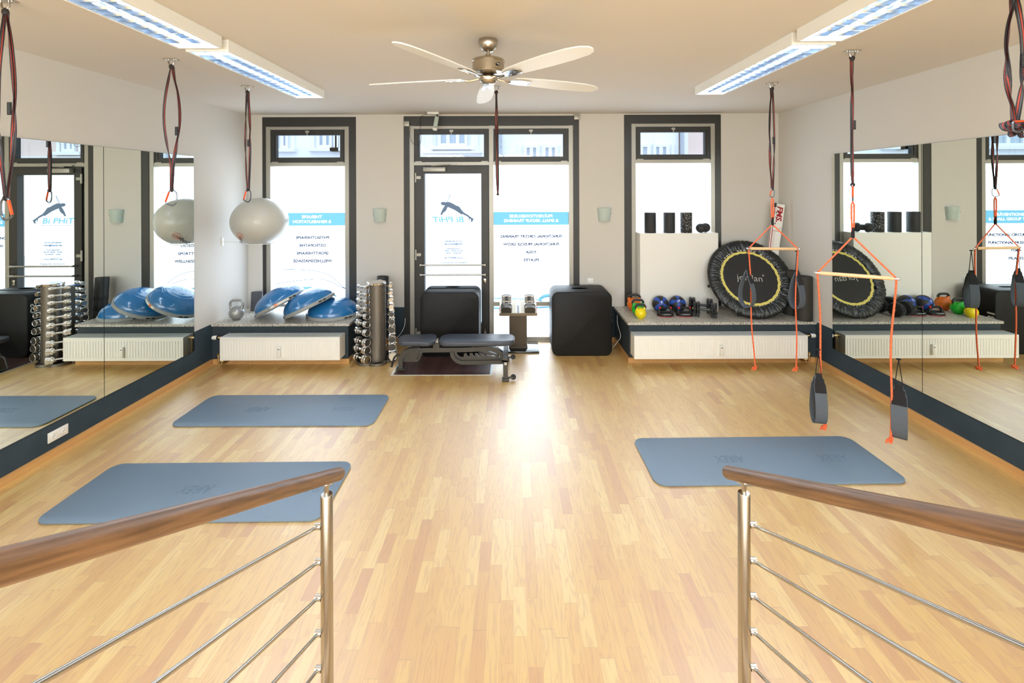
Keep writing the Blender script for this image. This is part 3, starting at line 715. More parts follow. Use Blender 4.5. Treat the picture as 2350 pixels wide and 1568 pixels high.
# far one
x4, y4 = 2.615, 4.57
mount(x4, y4, 'steel ceiling eye plate above the farther sling trainer'); sling(x4, y4, 2.14, .016, 'black and red webbing sling holding the farther sling trainer', .2)
carabiner(x4, y4, Z(436, y4), 'grey carabiner with orange gate, on the farther sling trainer', .085, .35)
y = y4
trainer('orange rope sling trainer with wooden bar hanging before the trampoline', x4, y, Z(455, y), Z(517, y), (X(1719, y), y, Z(572.5, y)), (X(1825, y), y-.03, Z(574, y-.03)),
        (Z(846, y), Z(846, y)), [(X(1716, y), y+.02, Z(579, y), Z(622, y), Z(708, y), .55, .070, .062), (X(1828, y), y+.0, Z(579, y), Z(626, y), Z(710, y), .35, .060, .075)], 1, ((.045, .0), (-.018, .0)))
# near one
x5, y5 = 2.625, 3.505
mount(x5, y5, 'steel ceiling eye plate above the nearer sling trainer'); sling(x5, y5, 2.15, .012, 'black and red webbing sling holding the nearer sling trainer', 2.0)
carabiner(x5, y5, Z(432, y5)+.015, 'grey carabiner seen edge-on, on the nearer sling trainer', .122, .93)
yl, yr = 3.60, 3.34
trainer('orange rope sling trainer with wooden bar hanging nearer the viewer beside the right mirror', x5, y5, Z(463, y5), Z(546, y5), (X(1877, yl), yl, Z(629, yl)), (X(2055, yr), yr, Z(643, yr)),
        (Z(982, yl), Z(1012, yr)), [(X(1871, yl), yl-.03, Z(802, yl), Z(858, yl), Z(968, yl), -.22, .055, .084), (X(2061, yr), yr, Z(828, yr), Z(888, yr), Z(1008, yr), -.66, .05, .094)], 2, ((.035, .006), (-.045, -.005)))
# nearest one on the right, tied up
x6, y6 = 2.615, 2.36
mount(x6, y6, 'steel ceiling eye plate above the tied-up sling, outside the top edge')
t = sling(x6, y6, Z(285, y6), .038, 'black and red webbing sling tied into a knot at the right picture edge', .15, w=.024)
zk = Z(296, y6)-t.location.z
k = MB()
for i, (cx, cz, r, th) in enumerate(((-.045, .0, .040, .4), (.042, .012, .040, -.5), (-.02, -.018, .046, 1.2), (.026, -.03, .036, 2.1), (0, .0, .055, .1), (-.03, .012, .028, 2.6))):
    pts = [(cx+r*cos(a)*1.05, .03*sin(a+th)-.012, zk+cz+r*.72*sin(a+th)) for a in [2*pi*j/24 for j in range(24)]]
    k.band(pts, [V((.2*cos(j), 1, .3*sin(j+i))) for j in range(24)], .022, .004, closed=True)
k.build('knot', M['strap'], t)
carabiner(x6+.01, y6-.035, Z(289, y6), 'grey and orange carabiner caught in the knotted sling', .09, .2, 1.2)

# ================= wall lamps, switch, sockets =================
for x, s in ((X(872, YB), 'left'), (X(1386.5, YB), 'right')):
    t = thing('wall_lamp', f'pale green frosted glass wall lamp on the {s} pier beside the shop door', 'wall lamp', (x, YB, 1.877))
    pr = [(.078, -.185), (.080, -.18), (.099, 0), (.096, 0), (.077, -.178), (.075, -.182)]
    b = MB(); b.lathe(pr, 28, Matrix.Rotation(pi, 4, 'Z') @ Matrix.Diagonal((1, .85, 1, 1)), ang=pi)
    b.build('glass_shade', M['frost'], t)
    MB().rbox(-.06, .06, -.03, -.0005, -.16, -.06, .005, 2).build('back_plate', M['whitep'], t)
    for q in (-1, 1): MB().cyl((q*.085, -.03, -.08), (q*.093, -.03, -.08), .006, n=10).build('screw', M['steel'], t)
def socket_plate(name, label, cat, loc, rot, n, rocker=False):
    t = thing(name, label, cat, loc, rot)
    MB().rbox(-.041*n, .041*n, -.010, -.0003, -.041, .041, .003, 2).build('frame_plate', M['whitep'], t)
    for i in range(n):
        c = -.041*(n-1)+.082*i if n > 1 else 0
        if rocker: MB().rbox(c-.029, c+.029, -.015, -.010, -.029, .029, .002, 2).build('rocker', M['whitep'], t)
        else:
            g = MB(); g.lathe([(.0215, 0), (.0205, .002), (.0205, -.006), (.001, -.006)], 28, Matrix.Translation((c, -.0125, 0)) @ Matrix.Rotation(-pi/2, 4, 'X') @ Matrix.Rotation(pi, 4, 'X'))
            g.build('socket_well', M['whitep'], t)
            h = MB()
            for q in (-1, 1): h.cyl((c+q*.0095, -.0128, .003*0), (c+q*.0095, -.0112, 0), .0028, n=8)
            h.box(c-.003, c+.003, -.0135, -.011, .018, .021); h.box(c-.003, c+.003, -.0135, -.011, -.021, -.018); h.build('pin_holes', M['inkblack'], t)
    return t
sy = 1044*3.71/(1175-130)
socket_plate('wall_socket', 'white double power socket on the dark band under the left mirror', 'power socket', (XL, sy, .165), (0, 0, pi/2), 2)
socket_plate('light_switch', 'white light switch on the pier above the right black foam box', 'light switch', (X(1354, YB), YB, Z(646, YB)), (0, 0, 0), 1, True)
# junction boxes and little lamp over the shop window
for (u, v, s) in ((934, 284, 'left'), (1324, 270, 'right')):
    t = MB().rbox(-.042, .042, -.045, -.0003, -.036, .036, .006, 2).build('junction_box', M['silver']); t.location = (X(u, YB), 6.3958, Z(v, YB))
    tag(t, f'small square junction box on the {s} top corner of the shopfront frame', 'junction box')
yl_ = 6.2
t = thing('spotlight', 'small spotlight with a clear ribbed body hanging over the shop door', 'spotlight', (X(995, yl_), yl_, CE))
MB().rbox(-.08, .075, -.03, .03, -.032, -.0005, .006, 2).build('base_box', M['whitep'], t)
K = Matrix.Translation((.04, 0, -.12)) @ Matrix.Rotation(radians(10), 4, 'Y')
b = MB(); b.M = K
b.rbox(-.028, .028, -.02, .02, -.082, .06, .014, 3)
for i in range(5): b.box(-.02+i*.009, -.017+i*.009, -.024, -.018, -.075, .03)
b.build('lamp_body', M['frost'], t)
b = MB(); b.M = K; b.cyl((0, 0, .05), (0, 0, .1), .012, n=10); b.build('joint', M['rubber'], t)
b = MB(); b.M = K; b.lathe([(.022, -.135), (.034, -.125), (.035, -.105), (.028, -.10), (.02, -.108), (.001, -.11)], 24); b.cyl((-.02, 0, -.105), (-.02, 0, -.07), .003, n=6); b.cyl((.02, 0, -.105), (.02, 0, -.07), .003, n=6); b.build('lamp_head', M['whitep'], t)
def cable(name, pts, r, m, label):
    P = [V(p) for p in pts]; out = []
    for i in range(len(P)-1):
        p0 = P[max(i-1, 0)]; p1 = P[i]; p2 = P[i+1]; p3 = P[min(i+2, len(P)-1)]
        for k in range(8):
            q = k/8; out.append(.5*((2*p1)+(p2-p0)*q+(2*p0-5*p1+4*p2-p3)*q*q+(3*p1-p0-3*p2+p3)*q**3))
    out.append(P[-1]); o = out[0].copy()
    ob = MB().tube([p-o for p in out], r, 8).build(name, m); ob.location = o; return tag(ob, label, 'cable')
y = 6.36
cable('cable', [(X(981, 6.2), 6.2, Z(262, 6.2)), (X(970, 6.24), 6.24, Z(265, 6.24)), (X(964, 6.36), y, Z(272, y)), (X(965, y), y, Z(285, y)), (X(964, y), y, Z(300, y)), (X(967, y), y, Z(313, y)), (X(964, y), y, Z(330, y)), (X(955, y), y, Z(333, y)), (X(945, y), y, Z(324, y)), (X(941, y), y, Z(306, y)), (X(943, y), y, Z(290, y))], .0028, M['rubber'], 'thin black cable drooping from the spotlight across the door transom')
cable('cable', [(X(929, 6.37), 6.37, Z(730, 6.37)), (X(927, 6.33), 6.33, Z(748, 6.33)), (X(918, 6.28), 6.28, Z(765, 6.28)), (X(907, 6.2), 6.2, Z(776, 6.2)), (X(900, 6.15), 6.12, .14), (X(893, 6.1), 6.12, .02)], .004, M['whitep'], 'white cable curving down to the floor behind the dumbbell tower')
cable('cable', [(SRx-.012, 6.2, .42), (SRx-.03, 6.1, .33), (SRx-.015, 6.0, .2), (SRx-.05, 6.05, .1), (SRx-.1, 6.1, .012)], .004, M['whitep'], 'white cable hanging between the right foam box and the sill plinth')

# ================= radiators =================
def radiator(label, x0, x1, side):
    cx = (x0+x1)/2; w = (x1-x0)/2; t = thing('radiator', label, 'radiator', (cx, 5.50, .116))
    H = .274; yf, yb = -.09, .085
    # front panel with pressed vertical channels
    g = MB(); n = int(round((2*w-.04)/.0335)); p = (2*w-.04)/n
    g.box(-w, w, yf+.006, yf+.02, 0, H); g.box(-w, -w+.02, yf, yf+.006, 0, H); g.box(w-.02, w, yf, yf+.006, 0, H); g.box(-w+.02, w-.02, yf, yf+.006, 0, .03); g.box(-w+.02, w-.02, yf, yf+.006, H-.04, H)
    for i in range(n):
        a = -w+.02+i*p; c = a+p/2; h = p*.30
        z0, z1 = .03, H-.04
        # raised rib (hexagonal cross-section) with bevelled ends
        vs = [(c-h-.004, yf+.006, z0), (c-h, yf, z0+.008), (c+h, yf, z0+.008), (c+h+.004, yf+.006, z0), (c-h-.004, yf+.006, z1), (c-h, yf, z1-.006), (c+h, yf, z1-.006), (c+h+.004, yf+.006, z1)]
        g.add(vs, [(0,1,5,4), (1,2,6,5), (2,3,7,6), (0,3,2,1), (4,5,6,7)])
    g.build('front_panel', M['white'], t)
    b = MB(); b.box(-w+.01, w-.01, yb-.012, yb, .0, H-.02); b.box(-w+.02, w-.02, -.01, .004, .0, H-.03); b.build('rear_panel', M['white'], t)
    for s in (-1, 1):
        b = MB(); b.box(s*w, s*(w-.004), yf+.02, yb, .006, H-.004)
        if True: b.box(s*(w+.0006), s*w, yf+.05, yf+.085, .13, .135); b.box(s*(w+.0006), s*w, yf+.05, yf+.085, .15, .155)
        b.build('side_panel', M['white'], t)
    g = MB(); zt = H
    for yy in (yf+.02, -.035, .02, yb-.01): g.box(-w, w, yy, yy+.006, zt-.006, zt)
    m = int(2*w/.012)
    for i in range(m+1):
        a = -w+i*(2*w-.004)/m; g.box(a, a+.0045, yf+.02, yb, zt-.007, zt-.001)
    for i in range(5): a = -w+.01+i*(2*w-.03)/4; g.box(a, a+.01, yf+.02, yb, zt-.002, zt+.001)
    g.build('top_grille', M['grille'], t)
    k = MB(); k.rbox(-.018, .018, yf-.03, yf, .045, .17, .004, 2); o = k.build('heat_meter', M['whitep'], t)
    MB().box(-.010, .010, yf-.0308, yf-.03, .135, .143).build('meter_display', M['inkblack'], o)
    # valve side
    s = side; vx = s*w
    k = MB(); k.cyl((vx, .0, H-.03), (vx+s*.045, .0, H-.03), .012, n=12); k.sphere((vx+s*.04, 0, H-.03), .016, 12, 8); k.cyl((vx+s*.05, 0, H-.03), (vx+s*.075, 0, H-.03), .014, n=12)
    k.cyl((vx+s*.04, 0, H-.035), (vx+s*.04, 0, -.01), .0075, n=10); k.cyl((vx+s*.04, 0, H-.055), (vx+s*.04, 0, H-.04), .014, n=10)
    k.cyl((vx, 0, .045), (vx+s*.085, 0, .04), .010, n=10); k.sphere((vx+s*.04, 0, .04), .016, 12, 8); k.cyl((vx+s*.075, 0, .045), (vx+s*.075, 0, -.03), .009, n=10); k.cyl((vx+s*.075, 0, .02), (vx+s*.075, 0, .032), .014, n=8)
    k.tube([(vx+s*.04, 0, .0), (vx+s*.04, 0, -.05), (vx+s*.03, 0, -.07), (vx+s*.01, .02, -.07), (vx+s*.01, .095, -.07)], .009, 10)
    k.tube([(vx+s*.075, 0, -.03), (vx+s*.07, 0, -.06), (vx+s*.05, .02, -.085), (vx+s*.05, .095, -.085)], .009, 10); k.cyl((vx+s*.012, .0, -.045), (vx+s*.05, 0, -.045), .014, n=10)
    k.build('pipe_fittings', M['brass'], t)
    k = MB(); k.cyl((vx+s*.077, 0, H-.03), (vx+s*.090, 0, H-.03), .021, n=18); k.build('valve_collar', M['rubber'], t)
    k = MB(); Rv = Matrix.Translation((vx+s*.090, 0, H-.03)) @ Matrix.Rotation(s*pi/2, 4, 'Y')
    k.lathe([(.021, 0), (.024, .006), (.024, .045), (.020, .056), (.010, .060), (.001, .060)], 20, Rv); k.build('thermostat_head', M['whitep'], t)
    return t
radiator('short white panel radiator on the left, below the blue domes', -3.482, -2.055, -1)
radiator('long white panel radiator on the right, below the trampoline', 1.448, 3.512, 1)

# ================= things on the left sill =================
def kettlebell(label, x, y, R_, H, mb_, mh, rz=0, branded=False):
    t = thing('kettlebell', label, 'kettlebell', (x, y, SILL), (0, 0, rz), None)
    c = R_*.93
    pr = [(.001, 0), (R_*.55, 0)]
    for i in range(1, 15):
        a = -pi/2+pi*(i+1.6)/16.5
        pr.append((R_*cos(a) if abs(cos(a)) > .02 else .001, max(.002, c+R_*sin(a))))
    pr[-1] = (.001, pr[-1][1])
    b = MB(); b.lathe(pr, 36)
    hw = R_*.80; zt = H-.016
    for s in (-1, 1): b.tube([(s*hw*.72, 0, c+R_*.45), (s*hw*.90, 0, c+R_*.80), (s*hw*1.0, 0, c+R_*1.02)], [R_*.30, R_*.24, R_*.21], 12)
    b.build('body', mb_, t)
    z0 = c+R_*.92
    h = MB(); h.tube([(-hw*.98, 0, z0-.01), (-hw*1.08, 0, z0+(zt-z0)*.45), (-hw*.98, 0, zt-.018), (-hw*.72, 0, zt-.003), (0, 0, zt), (hw*.72, 0, zt-.003), (hw*.98, 0, zt-.018), (hw*1.08, 0, z0+(zt-z0)*.45), (hw*.98, 0, z0-.01)], .0155, 12)
    h.build('handle', mh, t)
    if branded:
        g = MB(); text_mb(g, branded, R_*.22, MXZ(0, -R_*1.0, c-.02), depth=.001); g.build('embossed_mark', mb_, t)
    return t
kettlebell('silver grey kettlebell standing at the left end of the left sill', -3.515, 5.80, .089, .262, M['kbsilver'], M['kbsilver'], .15)
def dome(label, cx, cy, cz, tilt, yaw=0, sticker=False):
    t = thing('balance_dome', label, 'balance dome', (cx, cy, cz), (0, -tilt, yaw))
    R_ = .318
    pr = [(R_*.985*cos(i/14*pi/2)**.95 if i < 14 else .001, .03+.185*sin(i/14*pi/2)) for i in range(15)]
    b = MB(); b.lathe(pr, 56)
    for rr, zz in ((.285, .109), (.235, .152), (.13, .198)):   # moulded ribs
        pass
    b.build('rubber_dome', M['blue_rib'], t)
    b = MB(); b.lathe([(R_-.03, -.012), (R_+.002, -.012), (R_+.010, -.004), (R_+.010, .026), (R_, .034), (R_-.012, .034)], 56); b.lathe([(.001, -.008), (R_-.02, -.008), (R_-.02, -.004), (.001, -.004)], 40)
    pf = b.build('platform_rim', M['bosugrey'], t)
    for a in (-pi/2+.62*0-1.0, -pi/2+1.0+pi*0):
        g = MB()
        for da in (-.09, .09):
            A = -pi/2-.95+da if a < -2 else -pi/2+.95+da
            p = V((cos(A), sin(A), 0)); q = V((-sin(A), cos(A), 0)); c = p*(R_+.0105)
            g.add([c-q*.022+V((0,0,.002)), c+q*.022+V((0,0,.002)), c+q*.022+V((0,0,.018)), c-q*.022+V((0,0,.018))], [(0,1,2,3)])
        g.build('grip_recess', M['inkblack'], pf)
    if sticker:
        g = MB(); n = 10
        for i in range(n):
            A0 = -pi/2+.12+i*.07; A1 = A0+.07; r = R_+.0115
            g.add([(r*cos(A0), r*sin(A0), .0), (r*cos(A1), r*sin(A1), .0), (r*cos(A1), r*sin(A1), .024), (r*cos(A0), r*sin(A0), .024)], [(0,1,2,3)], 1 if i in (2, 3) else 0)
        g.build('sticker', [M['inkwhite'], M['orange']], pf)
    return t
def rib_mat():
    m = mat('blue_dome_ribbed', (30,110,172), .2, coat=.4); nt = m.node_tree; b = nt.nodes['Principled BSDF']
    tc = nt.nodes.new('ShaderNodeTexCoord'); sp = nt.nodes.new('ShaderNodeSeparateXYZ'); nt.links.new(tc.outputs['Object'], sp.inputs[0])
    r = math_(nt, 'SQRT', math_(nt, 'ADD', math_(nt, 'POWER', sp.outputs[0], 2.0), math_(nt, 'POWER', sp.outputs[1], 2.0)))
    h = math_(nt, 'POWER', math_(nt, 'MULTIPLY_ADD', math_(nt, 'SINE', math_(nt, 'MULTIPLY', r, 150.0)), .5, .5), 8.0)
    bp = nt.nodes.new('ShaderNodeBump'); bp.inputs['Strength'].default_value = .35; bp.inputs['Distance'].default_value = .003
    nt.links.new(h, bp.inputs['Height']); nt.links.new(bp.outputs['Normal'], b.inputs['Normal']); nt.links.new(bp.outputs['Normal'], b.inputs['Coat Normal']); return m
M['blue_rib'] = rib_mat()
dome('blue rubber balance dome lying flat at the right end of the left sill', -2.36, 5.99, SILL+.012, 0)
dome('blue balance dome leaning on the flat one, middle of the three', -2.62, 5.89, SILL+.145, radians(24.5))
dome('blue balance dome with a sticker on its rim, leftmost of the three', -3.01, 5.93, SILL+.165, radians(28), sticker=True)
t = thing('plastic_board', 'small dark grey plastic board leaning at the back left of the sill', 'board', (X(587, 6.2), 6.2, SILL), (radians(-4), 0, .0))
poly = [(-.075, .001), (.06, .001), (.08, .255), (.07, .268), (-.065, .262), (-.075, .25)]
MB().prism([(a, -c) for a, c in poly], -.006, .006, Matrix.Rotation(-pi/2, 4, 'X')).build('panel', M['greyboard'], t)
MB().torus(.011, .002, Matrix.Translation((-.05, -.0065, .12)) @ Matrix.Diagonal((.6, 1, 1.6, 1)) @ Matrix.Rotation(pi/2, 4, 'X'), 16, 6).build('slot_rim', M['rubber'], t)

# gym ball on its wall ring
bx, by, bz = -3.225, 5.82, Z(506.5, 5.82)
def ball_mat():
    m = mat('gym_ball_ribbed', (196,196,188), .34, coat=.15); nt = m.node_tree; b = nt.nodes['Principled BSDF']
    tc = nt.nodes.new('ShaderNodeTexCoord'); mp = nt.nodes.new('ShaderNodeMapping'); mp.inputs['Rotation'].default_value = (.4, .75, .2); nt.links.new(tc.outputs['Object'], mp.inputs[0])
    sp = nt.nodes.new('ShaderNodeSeparateXYZ'); nt.links.new(mp.outputs[0], sp.inputs[0])
    h = math_(nt, 'POWER', math_(nt, 'MULTIPLY_ADD', math_(nt, 'SINE', math_(nt, 'MULTIPLY', sp.outputs[0], 250.0)), .5, .5), 24.0)
    bp = nt.nodes.new('ShaderNodeBump'); bp.inputs['Strength'].default_value = .3; bp.inputs['Distance'].default_value = .003
    nt.links.new(h, bp.inputs['Height']); nt.links.new(bp.outputs['Normal'], b.inputs['Normal']); return m
ball = thing('gym_ball', 'large silver grey gym ball resting on a white wall ring', 'gym ball', (bx, by, bz))
MB().sphere((0, 0, 0), (.335, .335, .303), 64, 48, cut=-.89).build('ball_skin', ball_mat(), ball)
def on_ball(az, el, roll):
    n = V((cos(el)*cos(az), cos(el)*sin(az), sin(el)))
    p = V((n.x*.337, n.y*.337, n.z*.305)); e = V((-sin(az), cos(az), 0)); u = n.cross(e)
    R_ = Matrix((e, u, n)).transposed().to_4x4(); return Matrix.Translation(p) @ R_ @ Matrix.Rotation(roll, 4, 'Z')
g = MB(); text_mb(g, 'Studie', .075, on_ball(-2.05, -.72, .95) @ Matrix.Translation((-.02, 0, .004)), bold=.01, mi=0, fit=.15)
Kt = on_ball(-1.85, -.50, .9) @ Matrix.Translation((-.01, 0, .004)); text_mb(g, 'n', .06, Kt, bold=.01, mi=1); g.torus(.042, .0022, Kt, 28, 5, mi=1)
g.build('logo', [M['inkblack'], M['orangec']], ball)
t = thing('ball_ring', 'white wall ring shelf carrying the gym ball', 'wall bracket', (XL, by, Z(552, 5.83)))
rx = bx-XL
MB().torus(.158, .005, Matrix.Translation((rx, 0, bz-.278-t.location.z)), 48, 8).build('ring', M['whitep'], t)
b = MB(); b.box(.0005, .012, -.015, .015, -.055, .055); b.cyl((.008, 0, .042), (.016, 0, .042), .006, n=8); b.cyl((.008, 0, -.042), (.016, 0, -.042), .006, n=8); b.build('wall_plate', M['whitep'], t)
b = MB(); b.tube([(.01, 0, .0), (rx-.158, 0, -.014)], .004, 8); b.build('arm', M['whitep'], t)

# ================= dumbbell tower =================
tc_ = V((-1.722, 5.745, 0))
tw = thing('dumbbell_tower', 'grey metal dumbbell tower with chrome top at the end of the left sill', 'dumbbell rack', tc_)
angs = [radians(a) for a in (234, 354, 114)]
front = [radians(a) for a in (294, 54, 174)]
b = MB()
b.lathe([(.107, .03), (.107, .975)], 48, Matrix.Translation((.095*cos(front[0]), .095*sin(front[0]), 0)))
b.lathe([(.085, .03), (.085, .93)], 6, Matrix.Rotation(.3, 4, 'Z'))
for a in angs:
    K = Matrix.Rotation(a, 4, 'Z'); b.M = K; b.box(-.02, .10, -.055, .055, .03, .93); b.M = Matrix()
b.build('column', M['gun2'], tw)
b = MB()
for a in front[:1]: b.lathe([(.001, .975), (.111, .975), (.111, .992), (.105, .998), (.001, .998)], 40, Matrix.Translation((.095*cos(a), .095*sin(a), 0)))
b.build('chrome_cap', M['chrome'], tw)
b = MB()
for a in front+angs: b.lathe([(.098, .001), (.122, .001), (.122, .032), (.117, .034), (.114, .032), (.114, .012), (.001, .012)], 36, Matrix.Translation((.135*cos(a), .135*sin(a), 0)))
b.build('base', M['gun2'], tw)
DZ = [.949, .861, .777, .688, .599, .505, .403, .288, .194, .084]
ordn = ['topmost', 'second', 'third', 'fourth', 'fifth', 'sixth', 'seventh', 'eighth', 'ninth', 'lowest']
protos = []
for k, z in enumerate(DZ):
    r = .023+.0300*k/9; hl = .052+.026*k/9; q = .038
    db = thing('dumbbell', '', 'dumbbell', (0, 0, 0), group='chrome dumbbells on the tower')
    MB().cyl((0, -q, 0), (0, q, 0), .0125, n=16).build('handle', M['chrome'], db)
    for s in (-1, 1):
        pr = [(.012, q-.004), (r*.72, q), (r*.72, q+.008), (r*.98, q+.010), (r, q+.014), (r, q+hl*.45), (r*.93, q+hl*.48), (r*.93, q+hl*.52), (r, q+hl*.56), (r, q+hl), (r*.93, q+hl+.004)]
        h = MB().lathe(pr + [(r*.86, q+hl+.002), (.001, q+hl+.002)], 28, Matrix.Rotation(-pi/2*s, 4, 'X')).build('weight_head', M['chrome'], db)
        MB().lathe([(r*.84, q+hl+.0022), (.001, q+hl+.0024)], 24, Matrix.Rotation(-pi/2*s, 4, 'X')).build('end_face', M['gun'] if k in (4, 5, 6, 7, 8) else M['nickel'], h)
    protos.append((db, z, r))
for ci, (a, cname) in enumerate(zip(angs, ('left', 'right', 'rear'))):
    for k, (db, z, r) in enumerate(protos):
        out = .185+.012*0
        p = tc_ + V((cos(a), sin(a), 0))*((.190+.0030*k) if ci < 2 else .170+.002*k); p.z = z
        rz = a + (pi if ci else 0)  # axis tangent to the tower
        o = db if ci == 0 else copy_tree(db)
        o.location = p; o.rotation_euler = (0, 0, a+(radians(20) if ci == 1 else 0))
        o['label'] = f'chrome dumbbell in the {cname} column of the tower, ' + (ordn[k] if k in (0, 9) else ordn[k]+' from the top')
        cradle = MB(); cradle.M = Matrix.Translation((p.x-tc_.x, p.y-tc_.y, z)) @ Matrix.Rotation(a, 4, 'Z')
        for s in (-1, 1): cradle.box(-.10, .004, s*.03-.004, s*.03+.004, -.022, -.0135)
        cradle.box(-.10, -.092, -.026, .026, -.022, -.0135)
        cradle.M = Matrix(); cradle.build('cradle', M['chrome'], tw)
# viper tube
t = thing('weight_tube', 'tall black rubber tube with slots leaning behind the dumbbell tower', 'weight tube', (-1.80, 6.14, .0), (radians(-6), radians(1.5), 0))
b = MB(); b.lathe([(.07, .004), (.078, .004), (.078, .96), (.07, .965), (.06, .955), (.06, .01)], 36); b.build('tube', M['vtube'], t)
for z in (.52, .66, .28):
    for s in (-1,):
        MB().lathe([(.0785, z), (.080, z+.004), (.080, z+.05), (.0785, z+.054)], 36).build('grip_band', M['inkblack'], t)

# ================= foam boxes =================
def fbox(label, x0, x1, y0, y1, h, split=None, slot_w=.2):
    cx, cy = (x0+x1)/2, (y0+y1)/2; t = thing('foam_box', label, 'foam box', (cx, cy, 0))
    w = (x1-x0)/2; d = (y1-y0)/2; R_ = .085
    def slab(a, c, nm, hh=h):
        pts = []
        for (sx, sz) in ((1, 0), (1, 1), (-1, 1), (-1, 0)):
            for i in range(7):
                aa = {(1,0): -pi/2, (1,1): 0, (-1,1): pi/2, (-1,0): pi}[(sx, sz)]+pi/2*i/6
                pts.append((sx*(w-R_)+R_*cos(aa), (R_ if sz == 0 else hh-R_)+R_*sin(aa)))
        b = MB(); e = .012; n = len(pts); c0 = (0, hh/2)
        rings = []
        for (yy, k) in ((a, 1-e*1.6), (a+e*.4, 1-e*.4), (a+e, 1), (c-e, 1), (c-e*.4, 1-e*.4), (c, 1-e*1.6)):
            rings.append([(p[0]*(1-(1-k)/w*.5), yy, c0[1]+(p[1]-c0[1])*(1-(1-k)/w*.5)) for p in pts])
        vs = [p for r in rings for p in r]; fs = [[i for i in range(n)], [5*n+i for i in range(n)][::-1]]
        for q in range(5):
            for i in range(n): fs.append((q*n+i, q*n+(i+1) % n, (q+1)*n+(i+1) % n, (q+1)*n+i))
        b.add(vs, fs); return b.build(nm, M['black'], t, sharp=50)
    if split:
        parts = [slab(-d, -d+split, 'foam_block'), slab(-d+split+.003, -d+split+.045, 'foam_block', h-.006), slab(-d+split+.048, d, 'foam_block')]
        last = parts[-1]; yc = (-d+split+.05+d)/2
    else:
        last = slab(-d, d, 'foam_block'); yc = 0
    g = MB(); g.lathe([(.001, 0), (1, 0)], 28, Matrix.Translation((.0, yc, h+.0015)) @ Matrix.Diagonal((slot_w/2, .035, 1, 1))); g.build('hand_slot', M['blackfoam'], last)
    return t, w, d
bl, w_, d_ = fbox('black foam jump box in front of the shop door, made of stacked slabs', -1.183, -.43, 5.83, 6.25, .822, .20)
g = MB(); K = Matrix.Translation((-w_-.0015, -d_+.105, 0)) @ Matrix.Rotation(-pi/2, 4, 'Z') @ Matrix.Rotation(pi/2, 4, 'X')
text_mb(g, 'SQ', .10, K @ Matrix.Translation((.03, .62, 0)) @ Matrix.Rotation(-pi/2, 4, 'Z'), bold=.03, mi=0); text_mb(g, 'training', .035, K @ Matrix.Translation((-.035, .62, 0)) @ Matrix.Rotation(-pi/2, 4, 'Z'), mi=0)
text_mb(g, '6"', .14, K @ Matrix.Translation((.0, .17, 0)) @ Matrix.Rotation(-pi/2, 4, 'Z'), bold=.03, mi=0); text_mb(g, 'plyobox', .035, K @ Matrix.Translation((-.065, .17, 0)) @ Matrix.Rotation(-pi/2, 4, 'Z'), bold=0, mi=1)
g.build('side_lettering', [M['inkwhite'], M['inkred']], bl)
br, w_, d_ = fbox('solid black foam jump box standing right of the small dumbbell stand', .507, 1.278, 5.83, 6.27, .822, None, .22)
g = MB(); K = Matrix.Translation((w_+.0015, -.12, .46)) @ Matrix.Rotation(pi/2, 4, 'Z') @ Matrix.Rotation(pi/2, 4, 'X') @ Matrix.Rotation(-pi/2, 4, 'Z')
text_mb(g, '18"', .13, K @ Matrix.Translation((0, -.05, 0)), bold=.03); g.build('side_lettering', [M['inkwhite']], br)

# ================= weight bench =================
YC = 5.38
bn = thing('weight_bench', 'flat weight bench with grey vinyl pads and dark metal frame', 'weight bench', (-.69, YC, 0))
def BX(a, y=YC): return X(880+a/7.344, y)+.69
def BZ_(b, y=YC): return Z(740+b/7.344, y)
P = lambda a, b, dy=0: V((BX(a), dy, BZ_(b)))
# pads: outline in plan with soft edges
def pad(outl, z0, z1, nm):
    n = len(outl); cx = sum(p[0] for p in outl)/n; cy = sum(p[1] for p in outl)/n; rings = []
    for z, k in ((z0, -.014), (z0+.006, -.003), (z0+.016, 0), (z1-.014, 0), (z1-.004, -.006), (z1, -.022)):
        r = []
        for x, y in outl:
            d = V((x-cx, y-cy)); L_ = d.length; r.append((x+d.x/L_*k, y+d.y/L_*k, z))
        rings.append(r)
    vs = [p for r in rings for p in r]; fs = [[i for i in range(n)][::-1], [5*n+i for i in range(n)]]
    for q in range(5):
        for i in range(n): fs.append((q*n+i, q*n+(i+1) % n, (q+1)*n+(i+1) % n, (q+1)*n+i))
    b = MB(); b.add(vs, fs); return b.build(nm, M['benchpad'], bn, sharp=60)
def roundpoly(c, r, seg=5):
    out = []; n = len(c)
    for i in range(n):
        p = V(c[i]); a = (V(c[i-1])-p); b = (V(c[(i+1) % n])-p); ra = min(r, a.length*.45, b.length*.45); a.normalize(); b.normalize()
        A = p+a*ra; B = p+b*ra
        for k in range(seg+1):
            t = k/seg; out.append(tuple(A*(1-t)**2+p*2*t*(1-t)+B*t*t))
    return out
zt = .392
pad(roundpoly([(-.655,-.08), (-.60,-.145), (-.44,-.15), (-.28,-.165), (-.225,-.12), (-.20,-.02), (-.225,.12), (-.28,.16), (-.44,.135), (-.62,.135), (-.665,.06)], .05), zt-.055, zt, 'seat_pad')
pad(roundpoly([(-.175,-.09), (-.12,-.155), (0,-.165), (.60,-.155), (.70,-.12), (.715,-.04), (.715,.08), (.67,.14), (.0,.15), (-.10,.145), (-.165,.09)], .05), zt-.055, zt, 'back_pad')
def arc(cx, cz, r, a0, a1, n=8): return [(cx+r*cos(radians(a0+(a1-a0)*i/n)), cz+r*sin(radians(a0+(a1-a0)*i/n))) for i in range(n+1)]
